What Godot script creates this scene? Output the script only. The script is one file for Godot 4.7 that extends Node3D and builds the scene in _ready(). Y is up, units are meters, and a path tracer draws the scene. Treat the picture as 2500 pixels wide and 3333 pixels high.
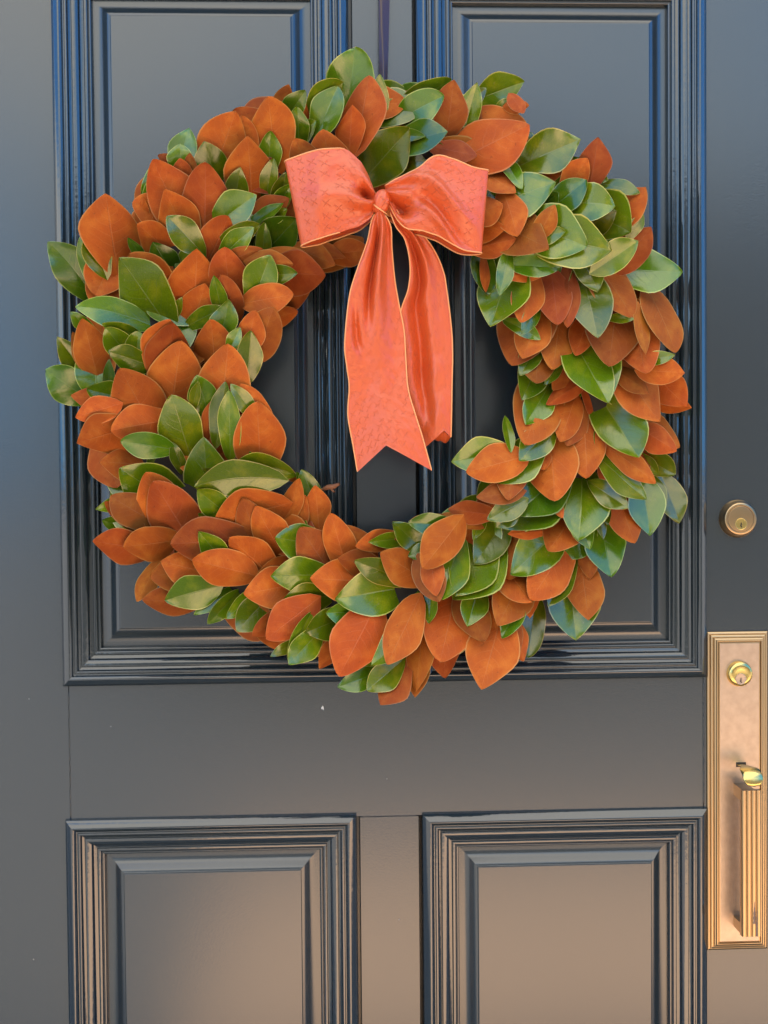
extends Node3D
# A magnolia-leaf wreath with a coral bow on a dark panelled front door. Units are metres.
# The door's face is the plane z = 0, +z is towards the viewer.

var rng := RandomNumberGenerator.new()
var M := {}
var seen := {}

const WREATH_AT := Vector3(0.0402, 1.5439, 0.0)
const BOW_AT := Vector3(0.0550, 1.7420, 0.0)
const KNOT_AT := Vector3(-0.0005, -0.0003, 0.1340)
const LOOP_L_TOP := [Vector3(-0.0068, 0.0097, 0.1300), Vector3(-0.0116, 0.0220, 0.1289), Vector3(-0.0186, 0.0386, 0.1277), Vector3(-0.0283, 0.0515, 0.1266), Vector3(-0.0431, 0.0621, 0.1254), Vector3(-0.0678, 0.0608, 0.1243), Vector3(-0.0926, 0.0567, 0.1231), Vector3(-0.1148, 0.0498, 0.1220)]
const LOOP_L_BOTTOM := [Vector3(-0.0081, -0.0067, 0.1300), Vector3(-0.0120, -0.0174, 0.1289), Vector3(-0.0220, -0.0264, 0.1277), Vector3(-0.0347, -0.0316, 0.1266), Vector3(-0.0496, -0.0358, 0.1254), Vector3(-0.0662, -0.0410, 0.1243), Vector3(-0.0811, -0.0457, 0.1231), Vector3(-0.0966, -0.0493, 0.1220)]
const LOOP_R_TOP := [Vector3(0.0037, 0.0191, 0.1320), Vector3(0.0116, 0.0221, 0.1330), Vector3(0.0248, 0.0278, 0.1340), Vector3(0.0433, 0.0364, 0.1350), Vector3(0.0565, 0.0475, 0.1360), Vector3(0.0696, 0.0505, 0.1370), Vector3(0.0853, 0.0461, 0.1380), Vector3(0.1062, 0.0385, 0.1390), Vector3(0.1263, 0.0348, 0.1400)]
const LOOP_R_BOTTOM := [Vector3(0.0056, 0.0021, 0.1320), Vector3(0.0113, -0.0086, 0.1330), Vector3(0.0191, -0.0239, 0.1340), Vector3(0.0295, -0.0333, 0.1350), Vector3(0.0479, -0.0368, 0.1360), Vector3(0.0623, -0.0416, 0.1370), Vector3(0.0753, -0.0490, 0.1380), Vector3(0.0950, -0.0599, 0.1390), Vector3(0.1176, -0.0612, 0.1400)]
const TAIL_L_LEFT := [Vector3(-0.0064, -0.0097, 0.1320), Vector3(-0.0125, -0.0238, 0.1308), Vector3(-0.0180, -0.0485, 0.1296), Vector3(-0.0302, -0.0811, 0.1284), Vector3(-0.0397, -0.1124, 0.1272), Vector3(-0.0456, -0.1663, 0.1260), Vector3(-0.0434, -0.1926, 0.1248), Vector3(-0.0407, -0.2168, 0.1236), Vector3(-0.0425, -0.2511, 0.1224), Vector3(-0.0368, -0.2866, 0.1212), Vector3(-0.0317, -0.3194, 0.1200)]
const TAIL_L_RIGHT := [Vector3(-0.0005, -0.0097, 0.1320), Vector3(0.0099, -0.0291, 0.1308), Vector3(0.0117, -0.0551, 0.1296), Vector3(0.0148, -0.0878, 0.1284), Vector3(0.0199, -0.1179, 0.1272), Vector3(0.0260, -0.1511, 0.1260), Vector3(0.0278, -0.1886, 0.1248), Vector3(0.0300, -0.2206, 0.1236), Vector3(0.0382, -0.2516, 0.1224), Vector3(0.0459, -0.2772, 0.1212), Vector3(0.0570, -0.3186, 0.1200)]
const TAIL_L_NOTCH := Vector3(0.0025, -0.2880, 0.1200)
const TAIL_R_LEFT := [Vector3(0.0070, -0.0022, 0.1280), Vector3(0.0155, -0.0279, 0.1256), Vector3(0.0274, -0.0446, 0.1232), Vector3(0.0333, -0.0732, 0.1208), Vector3(0.0312, -0.1007, 0.1184), Vector3(0.0217, -0.1310, 0.1160), Vector3(0.0260, -0.1696, 0.1136), Vector3(0.0281, -0.2028, 0.1112), Vector3(0.0336, -0.2363, 0.1088), Vector3(0.0414, -0.2643, 0.1064), Vector3(0.0504, -0.2913, 0.1040)]
const TAIL_R_RIGHT := [Vector3(0.0143, 0.0004, 0.1280), Vector3(0.0249, -0.0200, 0.1256), Vector3(0.0435, -0.0314, 0.1232), Vector3(0.0609, -0.0507, 0.1208), Vector3(0.0736, -0.0768, 0.1184), Vector3(0.0784, -0.1004, 0.1160), Vector3(0.0840, -0.1476, 0.1136), Vector3(0.0851, -0.1808, 0.1112), Vector3(0.0842, -0.2142, 0.1088), Vector3(0.0833, -0.2533, 0.1064), Vector3(0.0826, -0.2786, 0.1040)]
const TAIL_R_NOTCH := Vector3(0.0738, -0.2700, 0.1040)
const TWIG_A := Vector3(-0.0614, -0.1435, 0.0600)
const TWIG_B := Vector3(-0.0390, -0.1356, 0.0750)

func _ready() -> void:
	# camera
	var cam := Camera3D.new()
	cam.name = "camera"
	add_child(cam)
	cam.position = Vector3(0.0, 1.415, 1.5)
	cam.rotation_degrees = Vector3(-1.7, -2.27, -0.53)
	cam.fov = 48.1714
	cam.near = 0.05
	cam.far = 400.0
	cam.current = true
	# sky, exposure
	var sky_mat := PanoramaSkyMaterial.new()
	sky_mat.panorama = sky_image()
	var sky := Sky.new()
	sky.sky_material = sky_mat
	var env := Environment.new()
	env.background_mode = Environment.BG_SKY
	env.sky = sky
	env.background_energy_multiplier = 0.9
	env.tonemap_mode = Environment.TONE_MAPPER_LINEAR
	env.tonemap_exposure = 4.4
	env.sdfgi_enabled = true
	env.ssao_enabled = true
	env.ssil_enabled = true
	var we := WorldEnvironment.new()
	we.name = "environment"
	we.environment = env
	add_child(we)
	# sun: high behind the house, so that the door stands in open shade while the path before it lies in the light
	var sun := DirectionalLight3D.new()
	sun.name = "sun"
	add_child(sun)
	sun.rotation_degrees = Vector3(-67, 158, 0)
	sun.light_energy = 1.6
	sun.light_color = Color(1.0, 0.93, 0.82)
	sun.light_angular_distance = 0.5
	sun.shadow_enabled = true
	noise.seed = 3
	noise.frequency = 0.05
	rng.seed = 1
	make_materials()
	build_setting()
	build_door()
	build_wreath()
	build_hanger()
	build_bow()

# ---------------------------------------------------------------- helpers
func numbered(called: String, parent: Node) -> String:
	var k := str(parent.get_instance_id()) + called
	var n: int = seen.get(k, 0)
	seen[k] = n + 1
	return called if n == 0 else "%s_%03d" % [called, n]

func thing(called: String, label: String, category: String, at := Vector3.ZERO, group := "") -> Node3D:
	var o := Node3D.new()
	o.name = numbered(called, self)
	add_child(o, true)
	o.position = at
	o.set_meta("label", label)
	o.set_meta("category", category)
	if group: o.set_meta("group", group)
	return o

func put(called: String, mesh: Mesh, mat: Material, parent: Node, at := Vector3.ZERO) -> MeshInstance3D:
	var o := MeshInstance3D.new()
	o.name = numbered(called, parent)
	o.mesh = mesh
	if mat: o.material_override = mat
	o.position = at
	parent.add_child(o, true)
	return o

func begin() -> SurfaceTool:
	var st := SurfaceTool.new()
	st.begin(Mesh.PRIMITIVE_TRIANGLES)
	st.set_smooth_group(0)
	return st

func finish(st: SurfaceTool) -> ArrayMesh:
	st.generate_normals()
	return st.commit()

func tri(st: SurfaceTool, a: Vector3, b: Vector3, c: Vector3) -> void:
	st.add_vertex(a); st.add_vertex(b); st.add_vertex(c)

# a flat quad, corners clockwise as seen from its front
func quad(st: SurfaceTool, a: Vector3, b: Vector3, c: Vector3, d: Vector3, group := -1) -> void:
	st.set_smooth_group(group)
	tri(st, a, b, c)
	tri(st, a, c, d)

# rows of points -> smooth surface, with uv 0..1 over rows (v) and columns (u)
func grid(st: SurfaceTool, P: Array, tint := Color.WHITE, flip := false, uvs := Vector2.ONE, group := 0, u0 := 0.0) -> void:
	var n := P.size()
	var m: int = P[0].size()
	st.set_smooth_group(group)
	for i in n - 1:
		for j in m - 1:
			var q := [[i, j], [i, j + 1], [i + 1, j + 1], [i + 1, j]]
			for k in ([0, 1, 2, 0, 2, 3] if not flip else [0, 2, 1, 0, 3, 2]):
				var a: int = q[k][0]
				var b: int = q[k][1]
				st.set_color(tint)
				st.set_uv(Vector2(u0 + float(b) / (m - 1) * uvs.x, float(a) / (n - 1) * uvs.y))
				st.add_vertex(P[a][b])

# box with a small bevel round the front edges; from a to b, front at b.z
func slab(st: SurfaceTool, a: Vector3, b: Vector3, e := 0.0006) -> void:
	var f := b.z
	var x0 := a.x; var x1 := b.x; var y0 := a.y; var y1 := b.y
	quad(st, Vector3(x0 + e, y1 - e, f), Vector3(x1 - e, y1 - e, f), Vector3(x1 - e, y0 + e, f), Vector3(x0 + e, y0 + e, f))
	var o := [Vector3(x0, y1, f - e), Vector3(x1, y1, f - e), Vector3(x1, y0, f - e), Vector3(x0, y0, f - e)]
	var i := [Vector3(x0 + e, y1 - e, f), Vector3(x1 - e, y1 - e, f), Vector3(x1 - e, y0 + e, f), Vector3(x0 + e, y0 + e, f)]
	var k := [Vector3(x0, y1, a.z), Vector3(x1, y1, a.z), Vector3(x1, y0, a.z), Vector3(x0, y0, a.z)]
	for s in 4:
		var t := (s + 1) % 4
		quad(st, o[s], o[t], i[t], i[s])
		quad(st, k[s], k[t], o[t], o[s])
	quad(st, k[1], k[0], k[3], k[2])

func slab_mesh(a: Vector3, b: Vector3, e := 0.0006) -> ArrayMesh:
	var st := begin()
	slab(st, a, b, e)
	return finish(st)

# rounds the corners of a polyline (points are Vector3(across, depth, corner radius))
func rounded(pts: Array) -> PackedVector2Array:
	var out := PackedVector2Array()
	for i in pts.size():
		var p := Vector2(pts[i].x, pts[i].y)
		if i == 0 or i == pts.size() - 1:
			out.append(p)
			continue
		var a := Vector2(pts[i - 1].x, pts[i - 1].y)
		var c := Vector2(pts[i + 1].x, pts[i + 1].y)
		var r: float = min(pts[i].z, 0.48 * min(p.distance_to(a), p.distance_to(c)))
		if r <= 0.0:
			out.append(p)
			continue
		var s := p + (a - p).normalized() * r
		var e := p + (c - p).normalized() * r
		for k in 5:
			var t := k / 4.0
			out.append(s.lerp(p, t).lerp(p.lerp(e, t), t))
	return out

# one mitred length of a profile swept along a side of the rectangle r (side 0 top, 1 right, 2 bottom, 3 left);
# the profile runs inward from the rectangle's edge: x across, y height above z0
func mitred(prof: PackedVector2Array, r: Rect2, side: int, z0: float, wob := 0.0) -> ArrayMesh:
	var st := begin()
	var rows := []
	var n := 1 if wob == 0.0 else 28
	for k in n + 1:
		var row := []
		for p in prof:
			var x0 := r.position.x + p.x
			var x1 := r.end.x - p.x
			var y0 := r.position.y + p.x
			var y1 := r.end.y - p.x
			var a: Vector3
			var b: Vector3
			match side:
				0: a = Vector3(x0, y1, 0); b = Vector3(x1, y1, 0)
				1: a = Vector3(x1, y1, 0); b = Vector3(x1, y0, 0)
				2: a = Vector3(x1, y0, 0); b = Vector3(x0, y0, 0)
				_: a = Vector3(x0, y0, 0); b = Vector3(x0, y1, 0)
			var q := a.lerp(b, float(k) / n)
			q.z = z0 + p.y
			if wob > 0.0 and k > 0 and k < n:
				q.z += wob * (0.6 * noise.get_noise_3d(q.x * 9.0, q.y * 9.0, p.x * 60.0) + 0.5 * noise.get_noise_3d(q.x * 31.0, q.y * 31.0, p.x * 90.0 + 7.0))
			row.append(q)
		rows.append(row)
	grid(st, rows, Color.WHITE, true)
	return finish(st)

var noise := FastNoiseLite.new()

# a turned shape about the z axis: points are Vector2(radius, z)
func lathe(prof: PackedVector2Array, seg := 48) -> ArrayMesh:
	var st := begin()
	var rows := []
	for k in seg + 1:
		var t := TAU * k / seg
		var row := []
		for p in prof: row.append(Vector3(cos(t) * p.x, sin(t) * p.x, p.y))
		rows.append(row)
	grid(st, rows, Color.WHITE, true)
	return finish(st)

# smooth curve through a list of points, at t in 0..1
func along(p: Array, t: float) -> Vector3:
	var f: float = clamp(t, 0.0, 1.0) * (p.size() - 1)
	var i: int = min(int(f), p.size() - 2)
	var a: Vector3 = p[max(i - 1, 0)]
	var d: Vector3 = p[min(i + 2, p.size() - 1)]
	return (p[i] as Vector3).cubic_interpolate(p[i + 1], a, d, f - i)

func tube(st: SurfaceTool, pts: Array, r: float, seg := 6, tint := Color.WHITE) -> void:
	var rows := []
	for i in pts.size():
		var d: Vector3 = (pts[min(i + 1, pts.size() - 1)] - pts[max(i - 1, 0)]).normalized()
		var a := d.cross(Vector3(0.3, 0.2, 0.93)).normalized()
		var b := d.cross(a).normalized()
		var rr := r * (1.0 if i > 0 and i < pts.size() - 1 else 0.5)
		var row := []
		for k in seg + 1:
			var t := TAU * k / seg
			row.append(pts[i] + (a * cos(t) + b * sin(t)) * rr)
		rows.append(row)
	grid(st, rows, tint)

func mm(x: float, y: float, z: float) -> Vector3:
	return Vector3(x, y, z) * 0.001

# ---------------------------------------------------------------- materials
func lin(r: float, g: float, b: float) -> Color:
	return Color(r, g, b).linear_to_srgb()

func plain(c: Color, rough: float, metal := 0.0) -> StandardMaterial3D:
	var m := StandardMaterial3D.new()
	m.albedo_color = c
	m.roughness = rough
	m.metallic = metal
	m.cull_mode = BaseMaterial3D.CULL_DISABLED
	return m

func noise_normal(freq: float, strength: float, seed_ := 1, size := 512, fractal := 3) -> NoiseTexture2D:
	var n := FastNoiseLite.new()
	n.seed = seed_
	n.noise_type = FastNoiseLite.TYPE_SIMPLEX_SMOOTH
	n.frequency = freq
	n.fractal_octaves = fractal
	var t := NoiseTexture2D.new()
	t.width = size
	t.height = size
	t.seamless = true
	t.noise = n
	t.as_normal_map = true
	t.bump_strength = strength
	return t

func tone_noise(freq: float, lo: Color, hi: Color, seed_ := 1, size := 512, fractal := 4) -> NoiseTexture2D:
	var n := FastNoiseLite.new()
	n.seed = seed_
	n.frequency = freq
	n.fractal_octaves = fractal
	var g := Gradient.new()
	g.set_color(0, lo)
	g.set_color(1, hi)
	var t := NoiseTexture2D.new()
	t.width = size
	t.height = size
	t.seamless = true
	t.noise = n
	t.color_ramp = g
	return t

# the sky: blue, paler towards the horizon, with banks of white cloud
func sky_image() -> ImageTexture:
	var n := FastNoiseLite.new()
	n.seed = 111
	n.noise_type = FastNoiseLite.TYPE_SIMPLEX_SMOOTH
	n.frequency = 0.55
	n.fractal_octaves = 5
	var img := Image.create(768, 384, false, Image.FORMAT_RGB8)
	for y in 384:
		var up := (0.5 - (y + 0.5) / 384.0) * PI
		for x in 768:
			var az := ((x + 0.5) / 768.0 - 0.5) * TAU
			var d := Vector3(sin(az) * cos(up), sin(up), -cos(az) * cos(up))
			var c := Color(0.36, 0.66, 0.90).lerp(Color(0.16, 0.40, 0.76), pow(clamp(sin(up), 0.0, 1.0), 0.6))
			var k := n.get_noise_3d(d.x, d.y * 2.2, d.z)
			c = c.lerp(Color(0.91, 0.875, 0.815), smoothstep(-0.14, 0.20, k) * 0.96)
			if up < 0.0: c = Color(0.40, 0.38, 0.35)
			img.set_pixel(x, y, c)
	return ImageTexture.create_from_image(img)

func leaf_images(upper: bool, seed_: int) -> Array:
	var w := 256
	var h := 512
	var img := Image.create(w, h, false, Image.FORMAT_RGB8)
	var bump := Image.create(w, h, false, Image.FORMAT_L8)
	var n := FastNoiseLite.new()
	n.seed = seed_
	n.frequency = 0.006
	n.fractal_octaves = 3
	var f := FastNoiseLite.new()
	f.seed = seed_ + 9
	f.frequency = 0.09
	f.fractal_octaves = 2
	var r := RandomNumberGenerator.new()
	r.seed = seed_
	var spots := []
	for k in 7: spots.append(Vector3(r.randf_range(40, 216), r.randf_range(60, 480), r.randf_range(2.0, 6.0)))
	for y in h:
		var v := float(y) / h
		for x in w:
			var u := (x + 0.5) / w * 2.0 - 1.0
			var au := absf(u)
			var lo := n.get_noise_2d(x, y)
			var fi := f.get_noise_2d(x, y)
			var t := v * 10.0 - pow(au, 1.25) * 2.6 + (0.35 if u > 0.0 else 0.0) + lo * 0.4
			var ft := absf(t - round(t))
			var vein: float = clamp(1.0 - ft * 13.0, 0.0, 1.0) * clamp(1.15 - au, 0.0, 1.0)
			var net: float = clamp(1.0 - absf(f.get_noise_2d(x * 1.7 + 900.0, y * 1.7)) * 9.0, 0.0, 1.0)
			var rib: float = clamp(1.0 - au / (0.034 - 0.020 * v), 0.0, 1.0)
			var edge: float = smoothstep(0.93, 0.965, maxf(au, 1.0 - (1.0 - v) * 2.6))
			var c: Color
			if upper:
				c = Color(0.104, 0.172, 0.004)
				c = c.lerp(Color(0.200, 0.235, 0.008), clamp(lo * 1.6 + 0.1, 0.0, 1.0) * 0.75)
				c = c * (1.0 + fi * 0.16)
				c = c.lerp(Color(0.12, 0.17, 0.04), vein * 0.28 + net * 0.05)
				c = c.lerp(Color(0.20, 0.25, 0.055), rib * 0.8)
				c = c.lerp(Color(0.50, 0.48, 0.11), edge * 0.85)
			else:
				c = Color(0.420, 0.088, 0.010)
				c = c.lerp(Color(0.52, 0.140, 0.017), clamp(lo * 1.4 + 0.15, 0.0, 1.0) * 0.8)
				c = c.lerp(Color(0.34, 0.075, 0.014), clamp(-lo * 1.2 - 0.05, 0.0, 1.0) * 0.6)
				c = c * (1.0 + fi * 0.08)
				c = c.lerp(Color(0.52, 0.19, 0.055), vein * 0.26 + net * 0.06)
				c = c.lerp(Color(0.54, 0.19, 0.06), rib * 0.45)
				c = c.lerp(Color(0.57, 0.28, 0.085), edge * 0.6)
			for s in spots:
				var d := Vector2(x - s.x, (y - s.y)).length()
				if d < s.z * 1.6:
					var k: float = clamp(1.0 - (d / s.z) * (0.8 + 0.5 * fi), 0.0, 1.0)
					c = c.lerp(Color(0.10, 0.03, 0.01) if not upper else Color(0.26, 0.22, 0.08), k * 0.55)
			img.set_pixel(x, y, Color(clamp(c.r, 0, 1), clamp(c.g, 0, 1), clamp(c.b, 0, 1)).linear_to_srgb())
			var b: float = 0.45 + (vein * 0.10 + net * 0.03) * (1.0 if not upper else -1.0) + rib * (0.35 if not upper else -0.3) + lo * 0.10 + fi * (0.05 if not upper else 0.02)
			bump.set_pixel(x, y, Color(b, b, b))
	bump.convert(Image.FORMAT_RGBA8)
	bump.bump_map_to_normal_map(5.0 if not upper else 4.0)
	return [ImageTexture.create_from_image(img), ImageTexture.create_from_image(bump)]

func leaf_material(upper: bool, seed_: int) -> StandardMaterial3D:
	var t := leaf_images(upper, seed_)
	var m := StandardMaterial3D.new()
	m.albedo_texture = t[0]
	m.vertex_color_use_as_albedo = true
	m.normal_enabled = true
	m.normal_texture = t[1]
	m.normal_scale = 0.8
	m.roughness = 0.15 if upper else 0.72
	m.metallic_specular = 0.6 if upper else 0.3
	m.cull_mode = BaseMaterial3D.CULL_DISABLED
	return m

# the embossed lattice of small crossed stitches on the ribbon, as a relief only
func ribbon_bump() -> ImageTexture:
	var w := 512
	var img := Image.create(w, w, false, Image.FORMAT_L8)
	img.fill(Color(0.45, 0.45, 0.45))
	var r := RandomNumberGenerator.new()
	r.seed = 4
	var n := FastNoiseLite.new()
	n.seed = 12
	n.frequency = 0.02
	for y in w:
		for x in w:
			var b := 0.42 + 0.10 * n.get_noise_2d(x, y) + 0.015 * sin(y * 1.9)
			img.set_pixel(x, y, Color(b, b, b))
	# stitches: rows of short diagonal bars that meet in crosses
	for gy in 8:
		for gx in 8:
			if r.randf() < 0.18: continue
			var c := Vector2(gx * 64 + (32 if gy % 2 else 0) + r.randf_range(-5, 5), gy * 64 + 16 + r.randf_range(-5, 5))
			for s in [1.0, -1.0]:
				var hl := 22.0 if s > 0 else 15.0
				for k in 60:
					var t := (k / 59.0 - 0.5) * 2.0
					for o in [-2, -1, 0, 1, 2]:
						var p := c + Vector2(t * hl, -s * t * hl) + Vector2(o, o * s) * 0.7
						var x := posmod(int(p.x), w)
						var y := posmod(int(p.y), w)
						var b := 0.74 - 0.045 * absf(o)
						if img.get_pixel(x, y).r < b: img.set_pixel(x, y, Color(b, b, b))
	img.convert(Image.FORMAT_RGBA8)
	img.bump_map_to_normal_map(7.0)
	return ImageTexture.create_from_image(img)

func make_materials() -> void:
	var paint := plain(lin(0.016, 0.025, 0.031), 0.11)
	paint.metallic_specular = 0.8
	paint.normal_enabled = true
	paint.normal_texture = noise_normal(0.020, 1.4, 3, 1024, 5)
	paint.normal_scale = 0.30
	paint.uv1_triplanar = true
	paint.uv1_world_triplanar = true
	paint.uv1_scale = Vector3(4.0, 4.0, 4.0)
	M.paint = paint
	var flat := paint.duplicate() as StandardMaterial3D
	flat.roughness = 0.23
	flat.metallic_specular = 0.9
	flat.normal_texture = noise_normal(0.05, 2.2, 8, 1024, 5)
	flat.normal_scale = 0.09
	flat.uv1_scale = Vector3(5.0, 5.0, 5.0)
	M.flat_paint = flat
	M.chip = plain(lin(0.75, 0.75, 0.72), 0.6)
	M.primer = plain(lin(0.22, 0.215, 0.20), 0.6)
	M.gap = plain(lin(0.012, 0.012, 0.013), 0.7)
	var brass := plain(lin(0.43, 0.30, 0.165), 0.28, 1.0)
	brass.normal_enabled = true
	brass.normal_texture = noise_normal(0.03, 1.0, 5, 512, 4)
	brass.normal_scale = 0.25
	brass.uv1_triplanar = true
	brass.uv1_world_triplanar = true
	brass.uv1_scale = Vector3(14, 14, 14)
	M.brass = brass
	var worn := brass.duplicate() as StandardMaterial3D
	worn.albedo_color = Color.WHITE
	worn.albedo_texture = tone_noise(0.012, lin(0.46, 0.355, 0.27), lin(0.56, 0.44, 0.34), 21)
	worn.roughness = 0.42
	worn.uv1_scale = Vector3(9, 9, 9)
	M.worn = worn
	var bright := brass.duplicate() as StandardMaterial3D
	bright.albedo_color = lin(0.66, 0.49, 0.17)
	bright.roughness = 0.22
	M.bright = bright
	M.steel = plain(lin(0.10, 0.09, 0.10), 0.35, 1.0)
	M.dark = plain(lin(0.02, 0.015, 0.012), 0.7)
	M.upper = [leaf_material(true, 11), leaf_material(true, 32)]
	M.under = [leaf_material(false, 5), leaf_material(false, 47)]
	var rim := plain(Color.WHITE, 0.5)
	rim.vertex_color_use_as_albedo = true
	M.rim = rim
	M.twig = plain(lin(0.20, 0.075, 0.03), 0.7)
	M.frame = plain(lin(0.022, 0.016, 0.010), 0.9)
	var satin := plain(lin(0.62, 0.092, 0.017), 0.40)
	satin.normal_enabled = true
	satin.normal_texture = ribbon_bump()
	satin.normal_scale = 1.15
	satin.rim_enabled = true
	satin.rim = 0.2
	satin.rim_tint = 0.6
	satin.metallic_specular = 0.6
	satin.backlight_enabled = true
	satin.backlight = Color(0.25, 0.05, 0.02)
	M.satin = satin
	M.trim = plain(lin(0.78, 0.33, 0.12), 0.6)
	M.brown_satin = plain(lin(0.045, 0.022, 0.020), 0.30)
	var stone := plain(Color.WHITE, 0.85)
	stone.albedo_texture = tone_noise(0.01, lin(0.62, 0.44, 0.30), lin(0.76, 0.55, 0.39), 6)
	stone.uv1_triplanar = true
	stone.uv1_world_triplanar = true
	stone.uv1_scale = Vector3(0.6, 0.6, 0.6)
	M.stone = stone
	M.asphalt = plain(lin(0.16, 0.165, 0.17), 0.9)
	M.render = plain(lin(0.10, 0.105, 0.105), 0.9)
	M.slate = plain(lin(0.13, 0.13, 0.125), 0.8)
	M.wall = plain(lin(0.42, 0.40, 0.37), 0.85)

# ---------------------------------------------------------------- the door
const MOULD := [Vector3(0, -0.001, 0), Vector3(0.0004, 0.0046, 0.001), Vector3(0.0042, 0.0082, 0.004), Vector3(0.0092, 0.0112, 0.003), Vector3(0.0112, 0.0112, 0.002),
	Vector3(0.0132, 0.0096, 0.002), Vector3(0.0150, 0.0066, 0.001), Vector3(0.0166, 0.0066, 0.0004), Vector3(0.0172, 0.0082, 0.0008), Vector3(0.0200, 0.0082, 0.001), Vector3(0.0212, 0.0040, 0.001),
	Vector3(0.0250, 0.0022, 0.0008), Vector3(0.0256, 0.0048, 0.001), Vector3(0.0300, 0.0046, 0.002), Vector3(0.0338, 0.0024, 0.001), Vector3(0.0348, -0.0026, 0.001),
	Vector3(0.0396, -0.0042, 0.0008), Vector3(0.0404, -0.0014, 0.001), Vector3(0.0440, -0.0018, 0.001), Vector3(0.0456, -0.0052, 0.0006), Vector3(0.0466, -0.0040, 0.0008), Vector3(0.0486, -0.0046, 0.001), Vector3(0.0496, -0.0112, 0)]
const FIELD := [Vector3(0.040, -0.0120, 0), Vector3(0.0575, -0.0116, 0.004), Vector3(0.0625, -0.0098, 0.004), Vector3(0.0700, -0.0030, 0.003), Vector3(0.0738, -0.0020, 0.001), Vector3(0.0742, -0.0008, 0.0003), Vector3(0.0750, -0.0006, 0)]

func door_panel(door: Node3D, r: Rect2) -> void:
	var st := begin()
	var p := rounded(FIELD)
	for side in 4:
		st.append_from(mitred(p, r, side, 0.0), 0, Transform3D.IDENTITY)
	var i := r.grow(-0.0750)
	var f := begin()
	quad(f, Vector3(i.position.x, i.end.y, -0.0006), Vector3(i.end.x, i.end.y, -0.0006), Vector3(i.end.x, i.position.y, -0.0006), Vector3(i.position.x, i.position.y, -0.0006))
	st.append_from(finish(f), 0, Transform3D.IDENTITY)
	var panel := put("panel", st.commit(), M.flat_paint, door)
	var mp := rounded(MOULD)
	for side in 4:
		put("moulding", mitred(mp, r, side, 0.0, 0.0006), M.paint, panel)

func build_door() -> void:
	var d := thing("front_door", "dark slate-blue painted wooden door with four raised panels and stepped mouldings", "door")
	var Z := -0.044
	var board := func(called: String, x0: float, y0: float, x1: float, y1: float) -> void:
		put(called, slab_mesh(Vector3(x0, y0, Z), Vector3(x1, y1, 0.0), 0.0007), M.flat_paint, d)
	board.call("stile", -0.476, 0.02, -0.3542, 2.20)
	board.call("stile", 0.4832, 0.02, 0.598, 2.20)
	board.call("top_rail", -0.3538, 2.082, 0.4828, 2.20)
	board.call("lock_rail", -0.3538, 0.9684, 0.4828, 1.1500)
	board.call("bottom_rail", -0.3538, 0.02, 0.4828, 0.25)
	board.call("mullion", 0.0235, 1.1504, 0.1020, 2.0816)
	board.call("mullion", 0.0235, 0.2504, 0.1020, 0.9680)
	door_panel(d, Rect2(-0.3605, 1.1478, 0.3795, 0.9380))
	door_panel(d, Rect2(0.1060, 1.1462, 0.3808, 0.9345))
	door_panel(d, Rect2(-0.3605, 0.2440, 0.3800, 0.7290))
	door_panel(d, Rect2(0.1060, 0.2440, 0.3808, 0.7275))
	# old caulk standing proud along the joint by the lock stile, and hairline paint cracks at the other joints
	for c in [[Vector3(0.4836, 1.138, 0.0), Vector3(0.4836, 0.975, 0.0), 0.0011], [Vector3(-0.3540, 1.140, 0.0), Vector3(-0.3540, 0.976, 0.0), 0.0006], [Vector3(0.026, 0.9684, 0.0), Vector3(0.099, 0.9684, 0.0), 0.0005]]:
		var pts := []
		for k in 60:
			var p: Vector3 = c[0].lerp(c[1], k / 59.0)
			var w: float = noise.get_noise_2d(k * 9.0, c[0].x * 900.0)
			pts.append(p + Vector3(w * 0.0011 if absf(c[0].x - c[1].x) < 0.01 else 0.0, w * 0.0009 if absf(c[0].x - c[1].x) > 0.01 else 0.0, -0.0002 + 0.0004 * noise.get_noise_1d(k * 17.0)))
		var st := begin()
		tube(st, pts, c[2], 6)
		put("caulk_bead", finish(st), M.flat_paint, d)
	# chips where the pale primer shows through
	for c in [Vector3(-0.0236, 1.1135, 0.0032), Vector3(0.0744, 0.8298, 0.0014), Vector3(-0.4055, 0.7888, 0.0013), Vector3(-0.405, 1.132, 0.0011), Vector3(-0.300, 1.094, 0.001), Vector3(0.060, 1.018, 0.0012)]:
		var st := begin()
		for k in 9:
			var a := TAU * k / 9.0
			var b := TAU * (k + 1) / 9.0
			var ra: float = c.z * (0.75 + 0.35 * sin(k * 2.3 + c.x * 90.0))
			var rb: float = c.z * (0.75 + 0.35 * sin(((k + 1) % 9) * 2.3 + c.x * 90.0))
			tri(st, Vector3(0, 0, 0.0004), Vector3(cos(b) * rb * 0.7, sin(b) * rb, 0.0002), Vector3(cos(a) * ra * 0.7, sin(a) * ra, 0.0002))
		var o := put("paint_chip", finish(st), M.chip if c.z > 0.002 else M.primer, d, Vector3(c.x, c.y, 0.0))
		o.rotation.z = 0.3
	build_hardware(d)

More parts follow.
